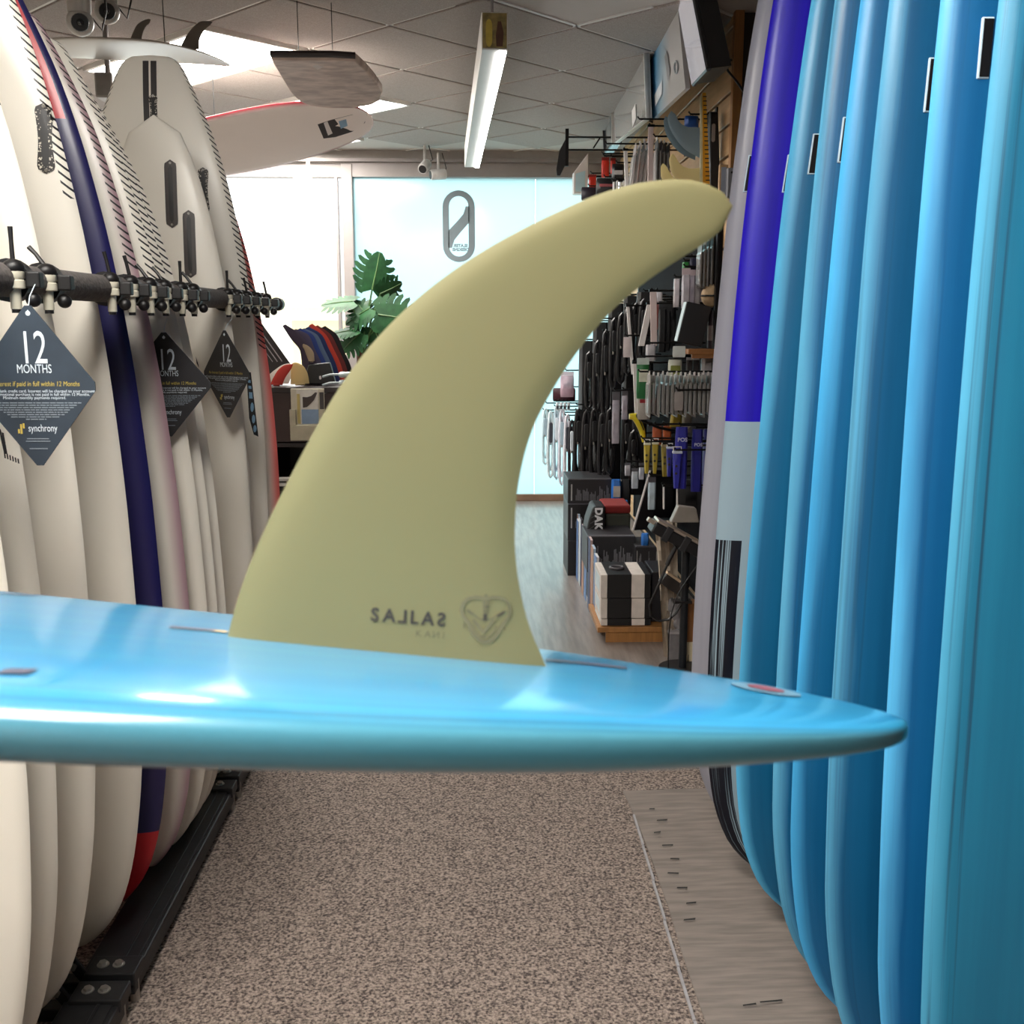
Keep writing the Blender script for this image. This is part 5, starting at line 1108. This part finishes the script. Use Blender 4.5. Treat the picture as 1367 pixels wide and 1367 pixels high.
# beige cloth sheet, wooden tray arm, clear bin, brown boxes around the pole
g = G(); N1, N2 = 8, 14
for j in range(N2+1):
    for i in range(N1+1):
        q = j/N2; px = (873+(888-873)*q) + (905-873)*(1-q*.55)*i/N1 + 1.2*math.sin(i*2.2+q*5); g.v.append(W(px, 695+(882-695)*q, 4.46+.02*math.sin(i*1.9+q*7)))
for j in range(N2):
    for i in range(N1): k_ = j*(N1+1)+i; g.f.append((k_, k_+1, k_+N1+2, k_+N1+1))
nv0 = len(g.v); nf0 = list(g.f); g.v += [p+Vector((0, .004, 0)) for p in g.v]; g.f += [tuple(i+nv0 for i in f[::-1]) for f in nf0]
tag(obj('beige_sheet', g, mat('beige_sheet_cloth', '#b9aa98', .7, noise=.3, scale=18, bump=.3, bscale=30), smooth=True), 'beige creased sheet hanging behind the terminal', 'sheet')
a, b = W(890, 766, 4.38), W(916, 784, 4.38); d = (b-a).normalized(); nn = Vector((-d.z, 0, d.x)); t = thing('wooden_tray', 'dark edged wooden tray sloping beside the pole', 'tray', b); obj('base', G().prism([(0, -.05), ((b-a).length*1.1, -.05), ((b-a).length*1.1, 0), (0, 0)], a, d, nn, (0, .05, 0)), cm('#2e2724'), t, bevel=.003); obj('rim', G().prism([(0, 0), ((b-a).length*1.1, 0), ((b-a).length*1.1, .010), (0, .010)], a, d, nn, (0, .05, 0)), cm('#c4a98c'), t)
x0, x1, z0, z1 = rect(894, 792, 914, 890, 4.42)
t = thing('clear_bin', 'clear plastic bin full of crumpled wrapping beside the pole', 'bin', ((x0+x1)/2, 4.45, 0)); obj('walls', G().box((x0, 4.42, 0), (x1, 4.52, z0+(z1-z0)*.45)), mat('bin_plastic', '#8d8a8e', .2, alpha=.8, noise=.3, scale=14), t, bevel=.004); obj('rim', G().box((x0-.005, 4.415, z0+(z1-z0)*.45), (x1+.005, 4.525, z0+(z1-z0)*.48)), cm('#a8a4a6'), t)
for i in range(4): obj('wrapping', G().sphere(W(899+4*i, 808+11*i, 4.46), .034, 9, 6, (1, .7, 1.1)), film_mat('wrapping_film', '#a9a6aa', .7), t)
carton('brown cardboard carton behind the silver board edge', (915, 806, 934, 858), 4.34, .08, '#8a5a30'); carton('cream carton with small marks under the brown one', (913, 856, 936, 902), 4.34, .10, '#d6c7a6', bars=(2, '#4a4238', .2, .7))
# ================================================================ COUNTER, PLANT AND HANGING THINGS
YC = 5.6
x0, x1, z0, z1 = rect(340, 493, 500, 494, YC); zt = W(400, 517, YC).z
M_cnt = mat('dark_counter', '#2a2020', .5, noise=.2, scale=8)
t = thing('display_counter', 'dark display counter with open shelves beyond the left rack', 'counter', ((x0+x1)/2, 5.9, 0))
zs = W(400, 645, YC).z; zl = W(400, 590, YC).z
obj('top', G().box((x0, YC, zt-.03), (x1, 6.4, zt)), M_cnt, t, bevel=.004); obj('apron', G().box((x0+.01, YC+.01, zl), (x1-.01, YC+.03, zt-.03)), mat('maroon_brown', '#3a2826', .5, noise=.15, scale=6), t)
obj('shelf', G().box((x0+.02, YC+.02, zl-.03), (x1-.02, 6.38, zl-.008)), M_cnt, t); obj('shelf', G().box((x0+.02, YC+.05, zs-.05), (x1-.02, 6.38, zs-.03)), M_cnt, t)
for i, y in enumerate((640, 647)): z = W(380, y, YC).z; obj('shelf_edge', G().box((x0, YC-.005, z-.009), (x1, YC+.04, z+.009)), M_white, t, bevel=.003)
for xx in (x0, x1-.03): obj('side_panel', G().box((xx, YC+.02, 0), (xx+.03, 6.4, zt-.03)), M_cnt, t)
obj('back_panel', G().box((x0+.03, 6.36, 0), (x1-.03, 6.39, zt-.03)), M_cnt, t); obj('plinth', G().box((x0+.03, YC+.06, 0), (x1-.03, YC+.09, .3)), M_cnt, t)
# leaflet holder with fin leaflet
x0, x1, z0, z1 = rect(388, 519, 433, 588, YC-.03)
t = thing('leaflet_holder', 'cream leaflet holder on the counter front showing a dark fin', 'holder', ((x0+x1)/2, YC-.03, z0)); w, h = x1-x0, z1-z0
obj('back', G().box((x0, YC-.012, z0), (x1, YC-.002, z1)), cm('#c9c0ac'), t, bevel=.003); obj('pocket', G().box((x0-.004, YC-.04, z0), (x1+.004, YC-.012, z0+h*.30)), cm('#bdb49c'), t, bevel=.003)
for xx in (x0-.004, x1-w*.16): obj('pocket_side', G().box((xx, YC-.04, z0+h*.30), (xx+w*.17, YC-.014, z0+h*.60)), cm('#bdb49c'), t)
lf = obj('leaflet', G().box((x0+w*.18, YC-.018, z0+h*.3), (x1-w*.18, YC-.013, z1-.004)), cm('#d8d2c8'), t); obj('blue_print', G().box((x0+w*.32, YC-.0195, z0+h*.32), (x1-w*.18, YC-.018, z0+h*.60)), cm('#7f97b4'), lf)
obj('yellow_print', G().box((x0+w*.19, YC-.0195, z0+h*.32), (x0+w*.28, YC-.018, z0+h*.9)), cm('#c4b070'), lf)
fl = [(.36, .63), (.36, .70), (.36, .84), (.50, .835), (.62, .86), (.74, .93), (.80, .92), (.76, .86), (.70, .78), (.58, .70), (.48, .645)]
obj('fin_print', G().prism([(a*w, b*h) for a, b in fl], (x0, YC-.0195, z0), FX, FZ, (0, .0015, 0)), cm('#3a2c2a'), lf); obj('dark_print', G().box((x0+w*.86, YC-.0145, z0+h*.6), (x0+w*.98, YC-.012, z0+h*.93)), cm('#3a3432'), t)
obj('side_clip', G().tube([W(352, 532, YC), W(360, 531, YC-.04)], .006, 8), M_cardw, t)
def raw_fin(lab, lead, trail, Y, col, tl=.2, th=.012):
    k = 'fin_'+col[1:]; m = MATS.get(k) or fin_mat(k, col, tl); MATS[k] = m
    return wall_fin(lab, lead, trail, Y, m, group='fins on the counter', th=th)
raw_fin('red raked fin at the front of the counter', [(361, 513), (366, 502), (373, 492), (381, 487), (390, 486)], [(377, 514), (381, 504), (385, 498), (389, 492), (391, 487)], YC+.05, '#c2433a')
raw_fin('cream fin standing beside the red one', [(388, 513), (388, 500), (388, 492), (390, 485), (394, 484)], [(413, 512), (411, 500), (406, 490), (401, 486), (396, 484)], YC+.09, '#d8c390', .4)
raw_fin('white fin half hidden behind the red one', [(353, 512), (358, 502), (368, 493), (380, 486), (385, 485)], [(385, 512), (388, 505), (390, 498), (390, 490), (387, 485)], YC+.16, '#e2dcd4', .4)
cols = [('#3a3040', 'dusky purple'), ('#4a4258', 'grey violet'), ('#2c3f7c', 'deep blue'), ('#5a6b84', 'slate blue'), ('#23315e', 'navy'), ('#c2402f', 'bright red'), ('#6a2a26', 'dark red'), ('#1d1a1c', 'black')]
for i, (c, nm) in enumerate(cols):
    dx = 6.3*i; Y = YC+.22+.03*i; ty = [435, 441, 440, 440, 438, 434, 436, 437][i]; tx = [377, 391, 397, 402, 408, 413, 420, 430][i]
    raw_fin('%s curved fin in the leaning row on the counter, %s from the left' % (nm, ordinal(i)), [(398+dx*.75, 512), (403+dx*.55, 492), (401+dx*.42, 470), (392+dx*.45 if i else 388, 452), (tx, ty)], [(430+dx, 512), (424+dx, 488), (414+dx, 466), ((tx+414+dx)/2+6, 447), (tx+4, ty-2)], Y, c, .12, th=.016)
raw_fin('small tan fin in front of the dark row', [(412, 482), (409, 474), (406, 466), (404, 462), (404, 460)], [(420, 482), (419, 472), (415, 465), (410, 461), (405, 459)], YC+.16, '#a8957c', .3)
x0, x1, z0, z1 = rect(404, 484, 440, 513, YC+.12); t = thing('fin_stand', 'black stand with small white mark holding the fin row', 'stand', ((x0+x1)/2, YC+.15, z0)); obj('block', G().prism([(0, 0), (x1-x0+.03, 0), (x1-x0, z1-z0), (.03, (z1-z0)*.9)], (x0, YC+.13, z0), FX, FZ, (0, .05, 0)), M_black, t, bevel=.006); obj('mark', G().prism(stadium(.012, .02), ((x0+x1)/2+.02, YC+.128, z0+.035), FX, FZ, (0, .003, 0)), M_cardw, t)
# coiled pale straps at the counter end
for i in range(3):
    c = W(466, 500+11*i, YC+.02+.0*i); t = thing('strap_coil', 'pale grey coiled strap, %s in the pile at the counter end' % ordinal(i), 'strap', c-Vector((0, 0, .02)), 'strap coils'); obj('coil', G().tube([c+Vector((.045*math.cos(q), .03*math.sin(q), .004*math.sin(3*q))) for q in np.linspace(0, 2*math.pi, 20, endpoint=False)], .012, 8, closed=True), cm(['#b8c4c4', '#a9b4b8', '#cfd0ca'][i]), t, smooth=True); obj('tail', G().tube([c+Vector((-.045, 0, 0)), c+Vector((-.10, -.01, .0)), c+Vector((-.14, -.005, -.012))], .006, 8), cm('#a9b4b8'), t, smooth=True)
# dark notice card leaning at the left end of the counter
P = [W(x, y, YC+.3) for x, y in ((339, 436), (348, 430), (388, 486), (352, 512))]; t = thing('leaning_notice', 'dark notice card with pale lines leaning on the counter', 'card', W(360, 512, YC+.3)); g = G(); g.add(P+[p+Vector((0, .006, 0)) for p in P], [(0,1,2,3),(4,7,6,5),(0,4,5,1),(1,5,6,2),(2,6,7,3),(3,7,4,0)]); obj('card', g, cm('#2b2526'), t)
g = G(); a, b = P[1], P[2]; dd = (b-a); nn = (P[3]-P[2]).normalized()
for k in range(5): s = a+nn*(.03+.022*k)+dd*(.08+.03*k)-FD*.003; e = a+nn*(.03+.022*k)+dd*(.86-.05*k)-FD*.003; g.tube([s, e], .0022 if k > 1 else .0034, 5)
q = obj('print_lines', g, cm('#9a9292'), t); q['kind'] = 'stuff'

# monstera in a terracotta pot before the frosted window
YP = 7.4
M_leaf = mat('monstera_leaf', '#17381f', .55, noise=.35, scale=14, color2='#234f2b', spec=.25); M_stem = mat('monstera_stem', '#4a6b3a', .5, noise=.2)
base = W(481, 486, YP)
plant = thing('potted_monstera', 'dark green monstera with split leaves in a terracotta pot', 'plant', (base.x, YP, .0))
def leaf(px, py, ax_px, size, tilt, roll=0, Y=YP):
    """split leaf: midrib direction given by a photo-plane angle, lobes either side"""
    c = W(px, py, Y); an = math.radians(ax_px); d = Vector((math.cos(an), 0, math.sin(an))); s = Vector((-d.z, 0, d.x)); nrm = Vector((0, -1, 0))
    M = Matrix.Rotation(tilt, 3, d) @ Matrix.Rotation(roll, 3, s); g = G()
    def pt(x, y): bend = -.25*(x*x)-.55*y*y; return c + M@(d*x*size + s*y*size + nrm*bend*size*.4)
    xs = np.linspace(-.18, 1.0, 8)
    wid = lambda x: .62*math.sqrt(max(0, 1-((x-.32)/.70)**2))*(1.0 if x < .4 else 1-.18*(x-.4))
    for sd in (-1, 1):
        k = len(g.v)
        for i in range(13): x = -.18+1.18*i/12; g.v += [pt(x if x > 0 else x*.2, 0), pt(x, sd*max(.012, wid(x)*.55))]
        g.f += [(k+2*i, k+2*i+2, k+2*i+3, k+2*i+1) for i in range(12)]
        for L_ in range(6):
            x0_ = -.22+.185*L_; x1_ = x0_+.176; xm = (x0_+x1_)/2; wi = max(.02, wid(max(-.18, min(.97, xm)))); k = len(g.v); fw = .16
            ring = [(x0_, .50*wi), (x0_+.02, .72*wi), (x0_+.05+fw*.4, .95*wi), (xm+fw*.75, 1.04*wi), (x1_+.06, .92*wi), (x1_+.012, .70*wi), (x1_, .50*wi)]
            g.v += [pt(a_, sd*b_) for a_, b_ in ring]; g.f.append(tuple(range(k, k+7)))
    o = obj('leaf', g, M_leaf, plant, smooth=True); obj('midrib', G().tube([pt(-.02, 0)+nrm*.003, pt(.5, 0)+nrm*.004, pt(.97, 0)+nrm*.002], [.006, .004, .002], 6), M_stem, o)
    r0 = pt(0, 0); obj('stalk', G().tube([r0, (r0+Vector((base.x, YP, base.z)))/2+Vector((0, .04, .05)), Vector((base.x, YP+.02, base.z+.02))], [.006, .007, .009], 7), M_stem, plant, smooth=True)
for a in ((497, 385, 70, .26, .5, .2), (520, 424, -25, .21, -.25, 0), (508, 392, 12, .17, .7, .3), (492, 412, 200, .20, .8, .2), (470, 402, 172, .22, 1.1, .2), (500, 440, -70, .24, .3, 0), (480, 445, 215, .19, .5, .2), (475, 440, 180, .18, 1.2, .1), (516, 448, -52, .22, .2, 0), (492, 424, 118, .17, .4, .4), (506, 420, -8, .26, -.1, -.1, YP-.06)): leaf(*a)
pz = W(481, 488, YP).z
obj('moss_pole', G().cyl((base.x, YP+.03, pz-.12), (base.x, YP+.03, pz+.10), .028, n=12), mat('moss_brown', '#5a3a2a', .95, noise=.5, scale=60, bump=.8), plant)
obj('pot', G().lathe([(.085, 0), (.10, .01), (.125, .22), (.135, .22), (.137, .25), (.12, .25), (.115, .21), (.02, .20)], (base.x, YP+.03, pz-.34), 24), mat('terracotta', '#8a4a30', .8, noise=.2, scale=10), plant, smooth=True)
st = thing('plant_stand', 'slim black stand lifting the potted monstera', 'stand', (base.x, YP+.03, 0)); zst = pz-.34
obj('top', G().cyl((base.x, YP+.03, zst-.02), (base.x, YP+.03, zst), .15, n=24), M_rack, st)
for k in range(3): q = 2*math.pi*k/3; obj('leg', G().tube([(base.x+.11*math.cos(q), YP+.03+.11*math.sin(q), zst-.02), (base.x+.16*math.cos(q), YP+.03+.16*math.sin(q), 0)], .011, 8), M_rack, st)

# security cameras
def turret(lab, px, py, Y, up_to):
    c = W(px, py, Y); t = thing('security_camera', lab, 'camera', c-Vector((0, 0, .05)))
    obj('ball', G().sphere(c, .05, 18, 12), cm('#c4c0ba', .35), t, smooth=True); d = (CAM-c).normalized()
    obj('lens_ring', G().cyl(c+d*.034, c+d*.052, .033, .030, 18), M_black, t, smooth=True); obj('lens', G().sphere(c+d*.048, .014, 12, 8), mat('lens_glass', '#1a2028', .05, coat=1), t, smooth=True)
    obj('mount', G().cyl(c+Vector((0, 0, .03)), (c.x, c.y, up_to), .042, .05, 16), cm('#c4c0ba', .35), t, smooth=True)
    obj('cable', G().tube([c+Vector((.03, .03, .03)), c+Vector((.07, .03, -.02)), c+Vector((.09, .03, .05)), Vector((c.x+.08, c.y+.03, up_to))], .004, 6), M_black, t, smooth=True)
turret('grey round security camera facing the aisle, lower left of the pair', 107, 30, 4.25, ZC); turret('white security camera with black eye beside the left one', 143, 15, 4.6, ZC)
def bullet(lab, px, py, Y, dr):
    c = W(px, py, Y); d = Vector(dr).normalized(); t = thing('security_camera', lab, 'camera', c-Vector((0, 0, .04)))
    obj('barrel', G().cyl(c-d*.06, c+d*.06, .038, n=18), cm('#c9c6c4', .35), t, bevel=.006, smooth=True); obj('lens', G().cyl(c+d*.055, c+d*.064, .030, n=16), M_black, t, smooth=True)
    obj('arm', G().tube([c, c+Vector((.0, .02, .06)), Vector((c.x, c.y+.03, min(ZC, c.z+.16)))], .010, 8), cm('#c9c6c4'), t, smooth=True); obj('cable', G().tube([c-d*.05, c+Vector((.06, .02, .05)), Vector((c.x+.03, c.y+.03, min(ZC, c.z+.16)))], .004, 6), M_black, t, smooth=True)
bullet('white bullet security camera above the frosted window, aimed down left', 567, 222, 8.3, (-.25, -.9, -.5)); bullet('white bullet security camera above the emblem, aimed left', 585, 233, 8.3, (-.95, -.3, -.1))
# folded paper ornament by the clear window
c = W(405, 240, 7.8); M_pap = mat('beige_paper', '#c8ad9c', .7, noise=.1)
t = thing('paper_ornament', 'beige folded paper ornament hanging before the clear window', 'ornament', c-Vector((0, 0, .14)))
def wq(x, y): p = W(x, y, 7.8); return p
for nm, poly in (('strap', [(408, 208), (414, 208), (413, 232), (409, 232)]), ('wing', [(391, 231), (408, 237), (414, 232), (419, 231), (412, 254), (404, 242), (391, 240)]), ('upper_fold', [(391, 231), (404, 227), (410, 229), (400, 232)])):
    P = [wq(*q) for q in poly]; n = len(P); g = G(); g.add(P+[p+Vector((0, .012, 0)) for p in P], [tuple(range(n)), tuple(range(2*n-1, n-1, -1))]+[(i, (i+1) % n, n+(i+1) % n, n+i) for i in range(n)]); obj(nm, g, M_pap, t)
obj('thread', G().tube([wq(411, 209), Vector((wq(411, 209).x, 7.8, ZC))], .003, 6), M_pap, t)

# boards hung under the ceiling
def hung_board(lab, tail_p, nose_p, hw, th, m, outline, roll, fins=None, wires=True, flip=1):
    a, b = Vector(tail_p), Vector(nose_p); z = (b-a).normalized(); x = z.cross(Vector((0, 0, 1))).normalized(); x = Matrix.Rotation(roll, 3, z)@x; y = z.cross(x)*flip
    M = Matrix.Identity(4)
    for i in range(3): M[i][0] = x[i]; M[i][1] = y[i]; M[i][2] = z[i]; M[i][3] = a[i]
    g = board_geo(M, (b-a).length, hw, th, outline, NZ=40, NC=24, noserock=.03, tailrock=.02); o = tag(obj('hanging_surfboard', g, m, smooth=True), lab, 'surfboard', 'boards hung under the ceiling')
    if wires:
        for k in (.3, .7): p = a.lerp(b, k); obj('hanging_wire', G().tube([p, Vector((p.x, p.y, ZC))], .002, 5), M_wire, o)
    return o, BVHTree.FromPolygons(g.v, g.f), M
# twin fin board, flat, fins up
ob, bb, Mb = hung_board('brown edged hanging surfboard with two grey fins pointing up', W(302, 72, 4.35), W(40, 62, 4.6), .17, .018, rail_board_mat('brown_hanging_board', '#8f8270', None, 9, .3, '#6a5c4c'), O_ROUND, .04)
for (lead_, trail_) in (([(231-60+0, 60), (234-60, 52), (238-60, 42), (243-60, 33), (248-56, 27), (258-60, 25)], [(189, 61), (189, 52), (191, 43), (195, 35), (200, 30), (201, 26)]), ([(240, 65), (245, 54), (252, 43), (260, 34), (270, 28), (279, 28)], [(266, 66), (266, 56), (269, 47), (274, 39), (281, 33), (284, 29)])):
    g = fin_geo(lead_, trail_, lambda x, y, d: W(x, y, 4.42)+Vector((0, -d, 0)), .01, 20, 8); obj('fin', g, fin_mat('grey_fin_hang', '#7d746a', .3), ob, smooth=1.0)
# dark wooden board seen from below
def wood_board_mat():
    return mat('weathered_wood', '#d2beb2', .5, noise=.35, scale=5, stretch=(2, 7, 2), color2='#a8948a')
top = [(362, 80), (400, 80), (445, 80), (475, 82), (490, 96), (502, 110), (511, 124), (507, 135), (495, 141), (470, 145), (440, 145), (415, 142), (400, 136), (388, 124), (376, 104)]
P = []
for (x, y) in top: q = (y-80)/65; P.append(W(x, y, 4.75+.45*q))
n = len(P); g = G(); up = Vector((0, -.02, .035)); g.add(P+[p+up for p in P], [tuple(range(n)), tuple(range(2*n-1, n-1, -1))]+[(i, (i+1) % n, n+(i+1) % n, n+i) for i in range(n)])
o = tag(obj('hanging_wood_board', g, wood_board_mat(), bevel=.006), 'broad weathered wooden board hanging from the ceiling', 'board')
obj('dark_edge', G().tube([p+up*.6 for p in P[:4]], .014, 8), cm('#2e2220'), o); pd = [W(417, 88, 4.79), W(424, 86, 4.785), W(432, 89, 4.79), W(424, 93, 4.80)]
obj('white_mark', G().add([p-Vector((0, .004, .002)) for p in pd], [(0,1,2,3)]), M_cardw, o)
for k in (1, 2): p = P[k]+up; obj('hanging_wire', G().tube([p, Vector((p.x, p.y, ZC))], .002, 5), M_wire, o)
# red railed board
def red_rail_mat():
    m = rail_board_mat('white_board_red_rail', '#fff6f0', None, 9, .3, '#9a2030'); return m
ob, bb, Mb = hung_board('white hanging surfboard with dark red rail and black graphic nose', W(205, 216, 5.9), W(497, 152, 5.5), .21, .05, red_rail_mat(), O_ROUND, -.55, flip=1)
for nm, poly, m in (('black_nose_print', [(424, 166), (442, 160), (470, 153), (490, 153), (487, 164), (470, 176), (448, 183), (432, 185)], cm('#262022')), ('white_stripe_print', [(432, 164), (437, 162), (444, 178), (438, 181)], M_cardw), ('blue_print', [(452, 162), (462, 159), (464, 168), (455, 172)], cm('#8fb4d0'))):
    g = G()
    for x, y in poly:
        h = bb.ray_cast(CAM, ray(x, y).normalized()); g.v.append((h[0]-ray(x, y)*(.0008 if nm[0] == 'b' and nm[1] == 'l' and nm[2] == 'a' else .0012)) if h[0] is not None else None)
    if all(v is not None for v in g.v): g.f = [tuple(range(len(g.v)))]; obj(nm, g, m, ob)
# grey junction box and lamp bulb near the ceiling
x0, x1, z0, z1 = rect(126, 96, 150, 130, 4.9); t = thing('junction_box', 'grey box behind the square tail board near the ceiling', 'box', ((x0+x1)/2, 4.95, z0)); obj('housing', G().box((x0, 4.9, z0), (x1, 5.05, z1)), cm('#a8a29c'), t, bevel=.006); obj('conduit', G().cyl(((x0+x1)/2, 4.97, z1), ((x0+x1)/2, 4.97, ZC), .012), M_alu, t); obj('cover', G().box((x0+.01, 4.896, z0+.01), (x1-.01, 4.90, z1-.01)), cm('#8a847e'), t)
